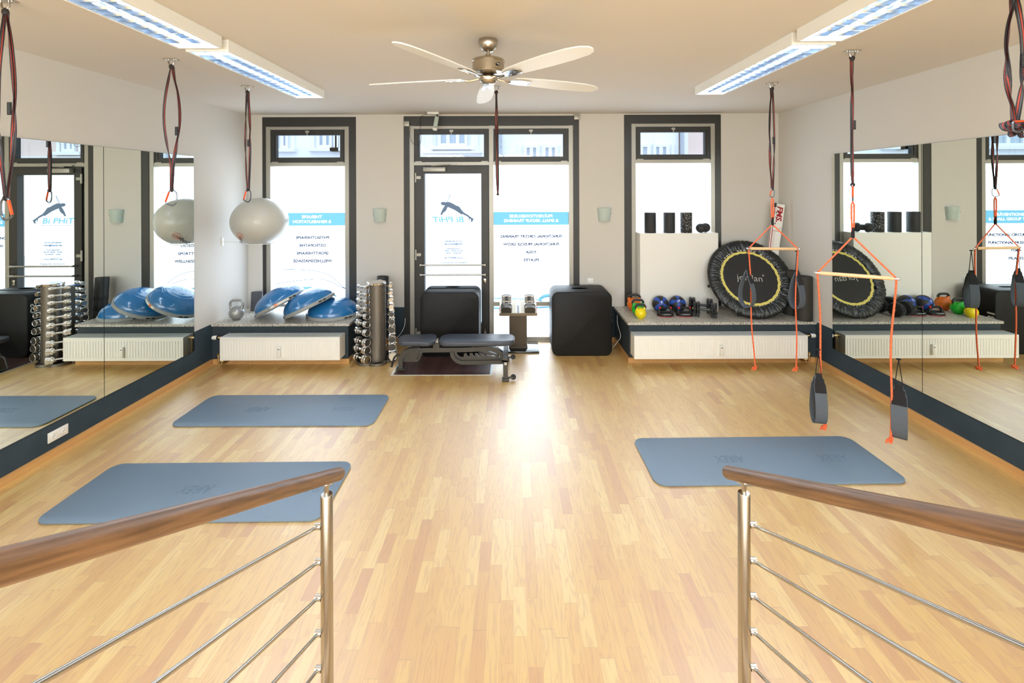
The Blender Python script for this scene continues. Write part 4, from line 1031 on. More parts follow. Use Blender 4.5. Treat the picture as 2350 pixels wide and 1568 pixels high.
def flatbar(mb, pts, hw, hd):
    """rectangular tube following an XZ path"""
    k = len(pts); vs = []
    for i in range(k):
        a = V(pts[max(i-1, 0)]); c = V(pts[min(i+1, k-1)]); t = (c-a).normalized(); n = V((-t.y, t.x))
        p = V(pts[i])
        for s, d in ((-1, -hd), (1, -hd), (1, hd), (-1, hd)): q = p+n*s*hw; vs.append((q.x, d, q.y))
    fs = [(0,1,2,3), tuple((k-1)*4+i for i in (3,2,1,0))]
    for i in range(k-1):
        for q in range(4): fs.append((i*4+q, i*4+(q+1) % 4, i*4+4+(q+1) % 4, i*4+4+q))
    mb.add(vs, fs)
def Q(a, b): return (BX(a), BZ_(b))
g = MB(); hw = .026
zf = .012
pts = [(BX(288), zf), Q(288, 700), Q(285, 620), Q(300, 560), Q(345, 505), Q(410, 468), Q(480, 455), Q(700, 452), Q(1000, 450), Q(1400, 447), Q(1720, 432), Q(1810, 435), Q(1900, 465), Q(1965, 515), Q(2005, 580), Q(2025, 640)]
flatbar(g, pts, hw, .030)
pts = [Q(1148, 480), Q(1155, 545), Q(1190, 600), Q(1240, 640), Q(1310, 664), Q(1500, 664), Q(1800, 660), Q(2030, 655)]
flatbar(g, pts, hw*.85, .030)
fr = g.build('main_frame', M['gun'], bn)
def plate(pts, d, nm, par, m): MB().prism([(a, -c) for a, c in [Q(*p) for p in pts]], -d, d, Matrix.Rotation(-pi/2, 4, 'X')).build(nm, m, par)
plate([(320,655),(320,560),(360,520),(420,495),(660,490),(600,620),(570,655)], .006, 'gusset_plate', fr, M['gun'])
plate([(1190,490),(1225,495),(1235,540),(1275,575),(1340,580),(1350,520),(1385,515),(1400,555),(1425,570),(1440,570),(1445,515),(1490,515),(1500,555),(1520,570),(1535,570),(1530,515),(1570,515),(1585,555),(1605,570),(1620,570),(1612,515),(1650,515),(1668,550),(1690,565),(1705,565),(1730,550),(1760,560),(1900,575),(1975,590),(1990,620),(1980,640),(1320,640),(1240,610),(1190,560)], .006, 'notched_plate', fr, M['gun'])
b = MB(); b.box(BX(835), BX(940), -.035, .035, BZ_(460), zt-.06); b.build('centre_bracket', M['gun'], bn)
b = MB(); b.box(BX(870), BX(895), -.05, -.035, zt-.05, zt-.01); b.box(BX(905), BX(925), -.05, -.035, zt-.05, zt-.01); b.cyl((BX(897), -.06, zt-.03), (BX(897), .06, zt-.03), .008, n=10); b.build('hinge', M['silver'], bn)
b = MB(); b.box(-.16, .66, -.03, -.012, zt-.075, zt-.056); b.box(-.16, .66, .012, .03, zt-.075, zt-.056); b.box(-.62, -.25, -.03, .03, zt-.068, zt-.056)
b.build('pad_rails', M['gun'], bn)
g = MB(); flatbar(g, [Q(1480, 415), Q(1940, 560)], .012, .022);  g.cyl((BX(1930), -.05, BZ_(555)), (BX(1930), .05, BZ_(555)), .009, n=10)
g.build('support_strut', M['gun'], bn)
g = MB(); flatbar(g, [Q(600, 400), Q(555, 600)], .010, .036); g.cyl((BX(555), -.05, BZ_(598)), (BX(555), .05, BZ_(598)), .008, n=10); g.build('seat_strut', M['gun'], bn)
MB().tube([P(262, 545), P(215, 550), P(180, 575), P(163, 615), P(150, 660), P(125, 745)], .0125, 12).build('carry_handle', M['rubber'], bn)
MB().box(BX(210), BX(370), -.05, .05, .0235-.0, .033).build('front_foot', M['gun'], bn)
y1, y2 = 5.09-YC, 5.70-YC
g = MB(); xc = X(1158.5, 5.09)+.69; zc = .235
g.box(xc-.025, xc+.025, y1-.025, y2+.025, zc-.022, zc+.03)
for yy in (y1, y2):
    g.box(xc-.025, xc+.027, yy-.025, yy+.025, .012, zc)
g.build('rear_crossbar', M['gun'], bn)
for yy in (y1, y2): MB().rbox(xc-.038, xc+.04, yy-.04, yy+.04, .0005, .03, .003, 2).build('foot_cap', M['gun'], bn)
for yy in (y1, y2):
    w = MB(); w.lathe([(.008, -.011), (.027, -.011), (.030, -.006), (.030, .006), (.027, .011), (.008, .011)], 24, Matrix.Translation((xc+.088, yy, .042)) @ Matrix.Rotation(pi/2, 4, 'X')); o = w.build('wheel', M['rubber'], bn)
    MB().box(xc+.027, xc+.09, yy-.02, yy-.013, .032, .052).cyl((xc+.088, yy-.022, .042), (xc+.088, yy+.014, .042), .007, n=10).build('wheel_bracket', M['gun'], o)
g = MB(); g.box(xc-.012, xc+.014, y1-.0262, y1-.0255, .185, .215); text_mb(g, 'D', .026, MXZ(xc, y1-.027, .2), bold=.02, mi=1); g.build('maker_badge', [M['inkwhite'], M['gun']], bn)

# ================= adjustable dumbbell stand =================
sx, sy_ = .075, 6.13
sd = thing('dumbbell_stand', 'low stand with a grey tray on a brown metal column before the glazing', 'dumbbell stand', (sx, sy_, 0))
MB().rbox(-.27, .275, -.20, .20, .0005, .026, .008, 2).build('base_plate', mat('gloss_black', (22,24,26), .12, coat=.5), sd)
b = MB(); b.box(-.118, .118, -.06, .08, .026, .50); b.box(-.124, .124, -.07, .09, .026, .06); b.build('column', M['stand'], sd)
TR = Matrix.Translation((0, -.19, .50)) @ Matrix.Rotation(radians(18), 4, 'X')
b = MB(); b.M = TR; b.box(-.25, .25, 0, .36, 0, .010); b.box(-.25, .25, -.004, .006, -.012, .030); b.build('tray', M['tray'], sd)
b = MB(); b.M = TR; b.box(-.036, .036, .0, .34, .010, .026)
o = b.build('weight_scale', M['whitep'], sd)
b = MB(); b.M = TR
for i in range(4): b.lathe([(.001, .0265), (.018, .0265)], 20, Matrix.Translation((0, .03+.045*i, 0)))
b.build('round_recess', M['greyc'], o)
for s, nm in ((-1, 'left'), (1, 'right')):
    t = thing('adjustable_dumbbell', f'chrome and black adjustable dumbbell, the {nm} one in the tray of the small stand', 'dumbbell', TR @ V((s*.155, .01, .0112)) + V((sx, sy_, 0)), (radians(18), 0, 0))
    def hoop(y0, y1, w, h, m, nm2, par=t, th=.006, solid=False):
        pts = [(-w, 0)]+[(w*cos(a)*1.0, h-w*.35+w*.35*sin(a)) for a in [pi-i*pi/12 for i in range(13)]]+[(w, 0)]
        if solid: b = MB(); b.prism([(p[0], p[1]) for p in pts], 0, y1-y0, Matrix.Translation((0, y1, 0)) @ Matrix.Rotation(pi/2, 4, 'X')); return b.build(nm2, m, par)
        inn = [(p[0]*(1-th/w*1.3), max(0, p[1]-th) if p[1] > 0 else 0) for p in pts]
        b = MB(); n = len(pts); vs = [(p[0], yy, p[1]) for yy in (y0, y1) for p in pts]+[(p[0], yy, p[1]) for yy in (y0, y1) for p in inn]
        fs = []
        for i in range(n-1): fs += [(i, i+1, n+i+1, n+i), (2*n+i, 3*n+i, 3*n+i+1, 2*n+i+1), (i, 2*n+i, 2*n+i+1, i+1), (n+i, n+i+1, 3*n+i+1, 3*n+i)]
        b.add(vs, fs); return b.build(nm2, m, par)
    hoop(0, .075, .068, .098, M['gun'], 'weight_block', solid=True)
    hoop(.076, .088, .072, .112, M['chrome'], 'chrome_plate', solid=True)
    hoop(.240, .252, .072, .112, M['chrome'], 'chrome_plate', solid=True)
    hoop(.253, .325, .068, .098, M['gun'], 'weight_block', solid=True)
    b = MB()
    for q in (-1, 1): b.box(q*.070-.004, q*.070+.004, .088, .240, .045, .075)
    b.tube([(-.06, .10, .108), (-.045, .10, .125), (.045, .10, .125), (.06, .10, .108)], .007, 8); b.tube([(-.06, .228, .108), (-.045, .228, .125), (.045, .228, .125), (.06, .228, .108)], .007, 8)
    b.build('side_rails', M['chrome'], t)
    MB().cyl((0, .088, .06), (0, .24, .06), .017, n=14).build('grip', M['rubber'], t)
    MB().tube([(s*.074, .02, .05), (s*.095, .05, .04), (s*.085, .09, .06)], .003, 6).sphere((s*.08, .015, .04), .006, 8, 6).build('selector_pin', M['red'], t)
# ================= white box in the right window with rollers =================
wx0, wx1, wy0, wz = 1.746, 2.812, 6.207, 1.535
tag(MB().rbox(wx0, wx1, wy0, 6.394, SILL+.0005, wz, .002, 1).box(wx0+.001, 2.792, 6.39, 6.50, SILL+.032, wz).build('white_cabinet', M['white']), 'plain white cabinet standing on the right sill, half covering the window', 'cabinet')
SP = mat('speckled_foam', (34,34,34), .7); nt = SP.node_tree
vo = N(nt, 'ShaderNodeTexVoronoi', Scale=70.0); tcn = nt.nodes.new('ShaderNodeTexCoord'); nt.links.new(tcn.outputs['Object'], vo.inputs['Vector'])
nt.links.new(mixc(nt, math_(nt, 'LESS_THAN', vo.outputs['Distance'], .28), lin((30,30,30)), lin((205,205,205))), nt.nodes['Principled BSDF'].inputs['Base Color'])
RB = mat('roller_foam', (38,38,39), .65, bump=(80, .4))
for u, lab, m in ((1492, 'plain black foam roller, leftmost on the white cabinet', RB), (1535.5, 'plain black foam roller, middle one on the white cabinet', RB), (1574.5, 'black foam roller with white speckles on the white cabinet', SP)):
    t = thing('foam_roller', lab, 'foam roller', (X(u, 6.30), 6.30, wz)); r = .079
    b = MB(); b.lathe([(.020, .001), (r-.003, .001), (r, .006), (r, .274), (r-.003, .279), (.02, .279)], 40)
    b.lathe([(.020, .001), (.020, .279)], 20); b.build('roller_body', m, t)
t = thing('peanut_ball', 'small black double massage ball lying right of the speckled roller', 'massage ball', (X(1613, 6.28), 6.28, wz+.066), (0, 0, radians(38)))
pr = []
for i in range(33):
    a = i/32; z = -.125+.25*a
    c = .060; r = sqrt(max(0, .065**2-(abs(z)-c)**2)) if abs(z) > .025 else 0
    r = max(r, .042+.1*z*z if abs(z) < .05 else 0, .001); pr.append((r, z))
MB().lathe(pr, 32, Matrix.Rotation(pi/2, 4, 'Y')).build('ball_pair', RB, t)

# ================= small equipment on the right sill =================
kettlebell('orange kettlebell with black handle, rearmost of the three', X(1454, 6.15), 6.15, .092, .232, M['orange'], M['rubber'], -.1)
kettlebell('green kettlebell with black handle, between the orange and the yellow one', X(1463, 5.95), 5.95, .080, .212, M['green'], M['rubber'], -.05)
kettlebell('yellow kettlebell with black handle, at the front corner of the right sill', X(1469, 5.79), 5.79, .071, .190, M['yellow'], M['rubber'], .05)
def medball(label, x, y, az, el, roll):
    t = thing('medicine_ball', label, 'medicine ball', (x, y, SILL+.1075))
    MB().sphere((0, 0, 0), .107, 40, 24).build('ball_skin', M['rubber'], t)
    n = V((cos(el)*cos(az), cos(el)*sin(az), sin(el))); e = V((-sin(az), cos(az), 0)); u = n.cross(e)
    K = Matrix((e, u, n)).transposed().to_4x4() @ Matrix.Rotation(roll, 4, 'Z')
    r = .1078
    g = MB()
    g.lathe([(.001, r+.0008), (.024, sqrt((r+.0008)**2-.024**2)), (.030, sqrt((r+.0006)**2-.030**2)), (.032, sqrt((r-.001)**2-.032**2))], 28, K)
    for k in range(4):
        A = pi/4+k*pi/2; vs = []; m_ = 12
        for i in range(m_+1):
            th = .33+1.0*i/m_; hw = .010+.018*sin(pi*min(1, (i/m_)*.9))
            c = V((sin(th)*cos(A), sin(th)*sin(A), cos(th)))*r; s = V((-sin(A), cos(A), 0))*hw
            for q in (-1, 0, 1): vs.append(K @ ((c+s*q).normalized()*(r)))
        fs = []
        for i in range(m_): fs += [(i*3, i*3+1, i*3+4, i*3+3), (i*3+1, i*3+2, i*3+5, i*3+4)]
        g.add(vs, fs)
    g.build('blue_inlay', M['medblue'], t)
    g = MB(); text_mb(g, '4', .042, K @ Matrix.Translation((0, .004, r+.0022)), bold=.03); text_mb(g, 'kg', .013, K @ Matrix.Translation((0, -.016, r+.0016)), bold=.02); g.build('weight_mark', M['inkwhite'], t)
medball('black and blue medicine ball marked 4, the left one of two', X(1514.5, 6.08), 6.08, -1.72, .42, .05)
medball('black and blue medicine ball marked 4, the right one of two', X(1553.5, 6.08), 6.08, -1.75, .60, -.75)
def pushup(label, x, y, bar=False):
    t = thing('push_up_handle', label, 'push-up handle', (x, y, SILL))
    ov = lambda a, b, n=36: [(a*cos(2*pi*i/n), b*sin(2*pi*i/n)) for i in range(n)]
    MB().prism(ov(.100, .078), .0005, .008).build('grip_sole', M['red'], t)
    b = MB(); 
    for z0, z1, k in ((.008, .016, 1.03), (.016, .030, 1.0)): b.prism(ov(.104*k, .082*k), z0, z1)
    pts = [(.092*cos(2*pi*i/40), .070*sin(2*pi*i/40), .034) for i in range(40)]; b.tube(pts, .013, 8, closed=True)
    for s in (-1, 1): b.tube([(s*.080, 0, .034), (s*.078, 0, .065), (s*.073, 0, .092)], [.017, .015, .014], 12)
    b.build('turntable_base', M['rubber'], t)
    MB().cyl((-.062, 0, .103), (.062, 0, .103), .0145, n=16).build('grip', M['blackfoam'], t)
    for s in (-1, 1): MB().sphere((s*.070, 0, .103), (.013, .0155, .0155), 14, 10).build('joint', M['red'], t)
    g = MB(); pts = [(.096*cos(a), .0785*sin(a)-.004, .0375) for a in [-pi/2-.55+1.1*i/12 for i in range(13)]]; g.band(pts, (0, 1, .6), .005, .001); g.build('rim_print', M['inkwhite'], t)
    if bar: MB().box(-.05, .045, -.02, -.010, .0303, .0312).build('label_strip', M['brass'], t)
pushup('black rotating push-up handle with red joints, below the left medicine ball', X(1524, 5.93), 5.90)
pushup('black rotating push-up handle with red joints, beside the rubber dumbbells', X(1567.5, 5.93), 5.90, True)
def knobbly(label, xa, ya, xb, yb):
    R_ = .094; a = V((xa, ya, SILL+R_+.001)); b_ = V((xb, yb, SILL+R_+.001)); c = (a+b_)/2; d = (b_-a); L_ = d.length
    t = thing('rubber_dumbbell', label, 'dumbbell', c, (0, 0, atan2(d.y, d.x)))
    MB().cyl((-L_/2, 0, 0), (L_/2, 0, 0), .017, n=18).build('handle', mat('dark_grip', (64,68,70), .45), t)
    n = 22
    for s in (-1, 1):
        b = MB()
        for j, off in enumerate((-.028, .012)):
            x0 = s*L_/2+off-.012; x1 = x0+.036; rings = []
            for x, k in ((x0, .88), (x0+.004, .97), (x0+.013, 1.0), (x1-.004, .97), (x1, .88)):
                rr = []
                for i in range(n*4):
                    ph = (i % 4); q = 1.0 if ph in (1, 2) else .88
                    r = R_*k*(q if k > .9 else .93); aa = 2*pi*i/(n*4)+j*.1
                    rr.append((x, r*cos(aa), r*sin(aa)))
                rings.append(rr)
            m_ = n*4; vs = [p for r in rings for p in r]; fs = [[i for i in range(m_)], [4*m_+i for i in range(m_)][::-1]]
            for q in range(4):
                for i in range(m_): fs.append((q*m_+i, q*m_+(i+1) % m_, (q+1)*m_+(i+1) % m_, (q+1)*m_+i))
            b.add(vs, fs)
        h = b.build('weight_head', M['rubber'], t)
        MB().cyl((s*(L_/2)+(.025 if s > 0 else -.037), 0, 0), (s*(L_/2)+(.042 if s > 0 else -.052), 0, 0), .014, n=14).build('end_cap', M['brass'], h)
        if s > 0:
            g = MB(); x = L_/2+.0255
            for aa in range(4):
                pts = [(x, .062*cos(q), .062*sin(q)) for q in [aa*pi/2+.2+i*.1 for i in range(9)]]; g.band(pts, [V((0, cos(q), sin(q))) for q in [aa*pi/2+.2+i*.1 for i in range(9)]], .012, .001)
            g.build('face_print', M['inkwhite'], h)
knobbly('black knobbly rubber dumbbell on the right sill, the rear of the pair', 2.415, 6.105, 2.612, 6.02)
knobbly('black knobbly rubber dumbbell on the right sill, the front of the pair', 2.385, 5.885, 2.572, 5.80)

# ================= trampoline =================
TR_ = .532
lean = atan2(.885, .50)
c = V((3.115, 5.96, SILL+.012+TR_*sin(lean)))
TS = TR_/.508
tp = thing('trampoline', 'round black mini trampoline with yellow ring leaning against the wall', 'trampoline', c, (lean, 0, radians(-5)))
MB().lathe([(.001, 0), (.338, 0), (.338, -.004), (.001, -.004)], 72).build('jumping_cloth', M['jump'], tp)
b = MB(); n = 144; vs = []
for k, (r, z) in enumerate(((.322, .003), (.352, .005), (.352, -.001))):
    for i in range(n): a = 2*pi*i/n; rr = r+.0025*sin(a*26+k*.5); vs.append((rr*cos(a), rr*sin(a), z+.002*sin(a*26)))
b.add(vs, [(k*n+i, k*n+(i+1) % n, (k+1)*n+(i+1) % n, (k+1)*n+i) for k in range(2) for i in range(n)]); b.build('yellow_ring', M['yellowtrim'], tp)
b = MB(); n = 540; vs = []; prof = [(.372, .012, .3), (.395, .024, 1), (.43, .030, 1), (.465, .027, 1), (.492, .014, .8), (.508, -.006, .5), (.502, -.03, .3), (.48, -.04, .2)]
from mathutils import noise as NZ
def wr(a, r=0):
    q = NZ.noise(V((cos(a)*9, sin(a)*9, r*6)))+.7*NZ.noise(V((cos(a)*21, sin(a)*21, r*9+5)))
    f = 1-2*abs(NZ.noise(V((cos(a+q*.03)*16, sin(a+q*.03)*16, r*3+11))))
    return q*.45+f**3*.8-.4
for r, z, k in prof:
    for i in range(n):
        a = 2*pi*i/n; q = wr(a, r*8)*.017*k
        rr = r+(wr(a)*.012 if r < .39 else q*.3); vs.append((rr*cos(a), rr*sin(a), z+q))
m_ = len(prof); b.add(vs, [(k*n+i, k*n+(i+1) % n, (k+1)*n+(i+1) % n, (k+1)*n+i) for k in range(m_-1) for i in range(n)]); b.build('skirt', M['nylon'], tp, sharp=70)
b = MB(); b.torus(.475, .016, Matrix.Translation((0, 0, -.02)), 60, 10); b.build('steel_rim', M['gun'], tp)
for i in range(56):
    b = MB()
    a = 2*pi*i/56
    if i % 7 == 3: continue
    p0 = V((.352*cos(a), .352*sin(a), .002)); p1 = V((.385*cos(a+.05), .385*sin(a+.05), .006)); p2 = V((.352*cos(a+.10), .352*sin(a+.10), .002))
    if .3*pi < a < .78*pi:
        q = V((-sin(a), cos(a), 0)); pm = V((.366*cos(a), .366*sin(a), .006)); r_ = V((cos(a), sin(a), 0))
        b.add([pm-q*.014-r_*.006, pm+q*.012-r_*.006, pm+q*.012+r_*.007, pm-q*.014+r_*.007], [(0,1,2,3)])
    else: b.tube([p0, p1, p2], .0022, 5)
    b.build('spring_hook', M['inkwhite'], tp)
b = MB(); b.lathe([(.345, -.003), (.40, -.002)], 72); b.build('under_skirt', M['blackfoam'], tp)
for i in range(6):
    a = radians(8+60*i); l = MB(); p = V((.44*cos(a), .44*sin(a), -.03)); q = p+V((.03*cos(a), .03*sin(a), -.10)) if i not in () else p
    l.tube([p, q], .013, 10); o = l.build('leg', M['gun'], tp)
    MB().cyl(q-V((0,0,.002)), q-V((0,0,.03)), .018, n=12).build('rubber_foot', M['rubber'], o)
g = MB(); text_mb(g, 'jordan', .115, Matrix.Translation((-.005, -.005, .0025)) @ Matrix.Rotation(radians(-4), 4, 'Z'), bold=-.014, fit=.30); text_mb(g, '®', .032, Matrix.Translation((.162, .03, .0025)), bold=0)
g.build('lettering', M['inkwhite'], tp)

for o_ in kids(tp):
    for v_ in o_.data.vertices: v_.co *= TS
    for k_ in kids(o_):
        for v_ in k_.data.vertices: v_.co *= TS
# rolled mats
def roll(label, x, y, h, r, ph, loc_z=SILL):
    t = thing('rolled_mat', label, 'rolled mat', (x, y, loc_z), (0, 0, ph)); b = MB(); n = 150; turns = 5.2; pts = []
    for i in range(n+1):
        a = 2*pi*turns*i/n; rr = .022+(r-.022)*i/n; pts.append((rr*cos(a), rr*sin(a)))
    th = .0055; vs = []
    for i, p in enumerate(pts):
        d = V(p).normalized()
        for s, z in ((-1, .001), (1, .001), (1, h), (-1, h)): vs.append((p[0]+d.x*s*th, p[1]+d.y*s*th, z))
    fs = [(0,1,2,3), tuple(n*4+q for q in (3,2,1,0))]
    for i in range(n):
        for q in range(4): fs.append((i*4+q, i*4+(q+1) % 4, i*4+4+(q+1) % 4, i*4+4+q))
    b.add(vs, fs); b.build('foam_sheet', M['matroll'], t, sharp=50)
M['matroll'] = mat('dark_mat_foam', (46,43,38), .7, bump=(300, .2))
roll('dark rolled mat standing upright at the right end of the right sill', 3.648, 5.70, .545, .096, -.5)
roll('dark rolled mat standing mostly hidden behind the trampoline edge', 3.645, 5.955, .57, .092, 1.2)

# measuring board and rod in the corner
p0 = V((3.446, 6.20, SILL)); p1 = V((3.662, 6.235, 1.915))
K3 = (p1-p0).normalized(); L_ = (p1-p0).length
xx = V((1, .0, 0)); xx = (xx-K3*xx.dot(K3)).normalized(); yy = K3.cross(xx)
t = thing('test_board', 'long white test board with red lettering leaning in the right corner', 'board', p0+V((.0, 0, .012)))
t.rotation_euler = Matrix((xx, yy, K3)).transposed().to_euler()
MB().rbox(-.070, .070, -.020, .020, 0, L_, .003, 1).build('board', M['white'], t)
g = MB(); K = lambda x, z, a=0: Matrix.Translation((x, -.0212, z)) @ Matrix.Rotation(pi/2, 4, 'X') @ Matrix.Rotation(a, 4, 'Z')
text_mb(g, 'FMS.', .105, K(.005, L_-.14, -pi/2), bold=.035, mi=0, fit=.215, shear=.15)
for i in range(4): text_mb(g, ('✶', '✦', '✶', '✦')[i] if False else ('*', '+', '*', '+')[i], .05, K(-.035, L_-.05-.075*i), bold=.03, mi=1)
g.build('lettering', [M['inkred'], M['inkblack']], t)
g = MB(); g.box(-.06, .03, -.0208, -.0202, L_-.375, L_-.369, 0)
for i in range(38): g.box(-.035, -.02 if i % 2 else -.012, -.0208, -.0202, L_-.40-.02*i, L_-.397-.02*i, 0)
g.build('scale_print', [M['inkred'], M['inkblack']], t)
g = MB(); g.torus(.014, .0012, K(.045, L_-.33), 20, 5); g.build('ring_mark', M['inkblack'], t)
p0 = V((3.37, 6.14, SILL)); p1 = V((X(1777.5, 6.15), 6.15, Z(472, 6.15))); K3 = (p1-p0).normalized(); L_ = (p1-p0).length
t = thing('test_rod', 'slim white rod with red stripe and black cap beside the test board', 'rod', p0+V((0, 0, .004))); t.rotation_euler = K3.to_track_quat('Z', 'Y').to_euler()
MB().cyl((0, 0, 0), (0, 0, L_), .0135, n=16).build('tube', M['whitep'], t)
MB().box(-.004, .004, -.0145, .0145, .55, L_-.02).box(-.0145, .0145, -.004, .004, .55, L_-.02).build('red_stripe', M['inkred'], t)
MB().cyl((0, 0, L_-.035), (0, 0, L_+.02), .024, n=18).build('end_cap', M['rubber'], t)
MB().cyl((0, 0, .50), (0, 0, .53), .017, n=16).build('collar', M['rubber'], t)

# ================= exercise mats on the floor =================
def mat_pattern():
    m = mat('ribbed_mat_foam', (114,138,162), .40, spec=1.0); nt = m.node_tree; b = nt.nodes['Principled BSDF']
    tc = nt.nodes.new('ShaderNodeTexCoord'); sp = nt.nodes.new('ShaderNodeSeparateXYZ'); nt.links.new(tc.outputs['Object'], sp.inputs[0])
    h = math_(nt, 'MULTIPLY', math_(nt, 'SINE', math_(nt, 'MULTIPLY', math_(nt, 'ADD', sp.outputs[0], sp.outputs[1]), 900.0)), math_(nt, 'SINE', math_(nt, 'MULTIPLY', math_(nt, 'SUBTRACT', sp.outputs[0], sp.outputs[1]), 900.0)))
    bp = nt.nodes.new('ShaderNodeBump'); bp.inputs['Strength'].default_value = .35; bp.inputs['Distance'].default_value = .001
    nt.links.new(h, bp.inputs['Height']); nt.links.new(bp.outputs['Normal'], b.inputs['Normal']); return m
MP = mat_pattern()
def emat(label, x, y, w, d, rz, logos):
    t = thing('exercise_mat', label, 'exercise mat', (x, y, 0), (0, 0, rz)); r = .085
    def rr(k): return [(sx*(w/2-r)+(r-k)*cos(a0+pi/2*i/10), sy*(d/2-r)+(r-k)*sin(a0+pi/2*i/10)) for sx, sy, a0 in ((1, 1, 0), (-1, 1, pi/2), (-1, -1, pi), (1, -1, 3*pi/2)) for i in range(11)]
    b = MB(); R_ = [[(p[0], p[1], z) for p in rr(k)] for z, k in ((.0008, .002), (.003, 0), (.0125, 0), (.0145, .003))]; n = len(R_[0])
    vs = [p for q in R_ for p in q]; fs = [[i for i in range(n)][::-1], [3*n+i for i in range(n)]]
    for q in range(3):
        for i in range(n): fs.append((q*n+i, q*n+(i+1) % n, (q+1)*n+(i+1) % n, (q+1)*n+i))
    b.add(vs, fs); b.build('foam_mat', MP, t)
    for lx in logos: text_mb(MB(), 'AIREX', .125, Matrix.Translation((lx, 0, .0152)) @ Matrix.Rotation(pi, 4, 'Z'), bold=.005, depth=.0012, fit=.235, shear=.25).build('embossed_mark', M['mat_edge'], t)
emat('blue-grey exercise mat, the farther of the two on the left', -2.195, 4.42, 1.85, .61, 0, (-.27, .56))
emat('blue-grey exercise mat, the nearer one on the left partly behind the handrail', -2.17, 3.24, 1.85, .635, .01, (-.08, .76))
emat('blue-grey exercise mat lying alone on the right side', 1.95, 3.585, 1.85, .62, .012, (-.24, .58))

# ================= stair railings =================
def railing(label, x, s):
    t = thing('stair_railing', label, 'stair railing', (x, 1.64, 0))
    zr = lambda y: 1.073+.52*(1.70-y); zq = lambda y, k: .932+.50*(1.63-y)-.1285*k
    g = MB(); Y0, Y1 = 1.775, -.05
    pts = [V((0, Y0-1.64, zr(Y0)))]+[V((0, Y0-1.64-(Y0-Y1)*i/10, zr(Y0-(Y0-Y1)*i/10))) for i in range(1, 11)]
    d = (pts[1]-pts[0]).normalized(); r = .0235
    cap = [pts[0]-d*(0)+d*(r*(1-cos(a))) for a in [0, .35, .7, 1.05, 1.35]]
    rad = [r*max(.05, sin(a)) for a in [0, .35, .7, 1.05, 1.35]]
    g.tube(cap+[pts[0]+d*(r*1.1)]+pts[1:], rad+[r]+[r]*10, 28); g.build('handrail', M['handrail'], t)
    for yp, z0, nm in ((1.64, 0, 'post'), (.12, .68, 'post')):
        zt_ = zr(yp)-.06; g = MB(); g.lathe([(.0212, z0+.001), (.0212, zt_-.004), (.019, zt_), (.001, zt_)], 32, Matrix.Translation((0, yp-1.64, 0))); p = g.build('post', M['steel'], t)
        g = MB(); g.cyl((0, yp-1.64, zt_), (0, yp-1.64, zr(yp)-.028), .008, n=14); g.box(-.004, .004, yp-1.64-.012, yp-1.64+.012, zr(yp)-.045, zr(yp)-.024)
        Kp = Matrix.Translation((0, yp-1.64, zr(yp)-.025)) @ Matrix.Rotation(radians(-27.5), 4, 'X'); g.M = Kp; g.rbox(-.013, .013, -.03, .03, -.003, .003, .002, 2); g.M = Matrix(); g.build('saddle', M['steel'], p)
        g = MB(); g.lathe([(.05, z0+.0008), (.05, z0+.006), (.0213, z0+.010)], 28, Matrix.Translation((0, yp-1.64, 0))); g.build('floor_flange', M['steel'], p)
    for k in range(8):
        rx = s*.034
        g = MB(); ya = 1.64
        if zq(1.63, k) < .04: break
        yb = .10; g.tube([(rx, -.004, zq(ya, k)), (rx, yb-1.64, zq(yb, k))], .0058, 12); rod = g.build('infill_rod', M['steel'], t)
        for yp in (1.64, .12):
            MB().cyl((s*.0205, yp-1.64, zq(yp, k)), (s*.043, yp-1.64, zq(yp, k)), .0112, n=18).build('rod_holder', M['steel'], rod)
    return t
M['handrail'] = wood('stained_oak_rail', (92,66,44), (138,102,70), 1, 2.0, .42, -27.5)
railing('stainless stair railing with round oak handrail on the left', -.672, -1)
railing('stainless stair railing with round oak handrail on the right', .832, 1)

# ================= street outside =================
top('ground_outside', MB().box(-30, 30, YB+.3, 40, -.35, -.15), mat('asphalt', (150,152,156), .9))
FW = mat('facade_plaster', (228,233,242), .9, bump=(6, .3)); FW2 = mat('facade_plaster_pale', (230,235,240), .9, bump=(6, .3)); FP = mat('facade_plaster_rose', (214,196,192), .9)
FT = mat('facade_trim', (224,228,236), .8); FG = mat('facade_window_glass', (165,183,202), .15, spec=.8); FD = mat('drain_pipe', (160,172,188), .6)
YO = 16.0
def bld(label, x0, x1, m, wins, extra=None):
    t = thing('apartment_building', label, 'building', ((x0+x1)/2, YO, -.15)); cx = (x0+x1)/2
    MB().box(x0-cx, x1-cx, 0, 6, 0, 12).build('wall', m, t)
    for (a, c, z0, z1, n) in wins:
        o = MB(); ring(o, a-cx, c-cx, z0+.15, z1+.15, .09, .09, .09, .09, -.10, -.0)
        for i in range(1, n): q = a+(c-a)*i/n-cx; o.box(q-.06, q+.06, -.09, 0, z0+.24, z1+.06)
        o.box(a-cx-.28, c-cx+.28, -.22, 0, z0+.02, z0+.14); o.box(a-cx-.22, a-cx-.10, -.06, 0, z0+.15, z1+.15); o.box(c-cx+.10, c-cx+.22, -.06, 0, z0+.15, z1+.15)
        w = o.build('window_surround', FT, t); MB().box(a-cx+.09, c-cx-.09, -.02, -.005, z0+.24, z1+.06).build('pane', FG, w)
    if extra: extra(t, cx)
    return t
OX = lambda u: X(u, YO); OZ = lambda v: Z(v, YO)
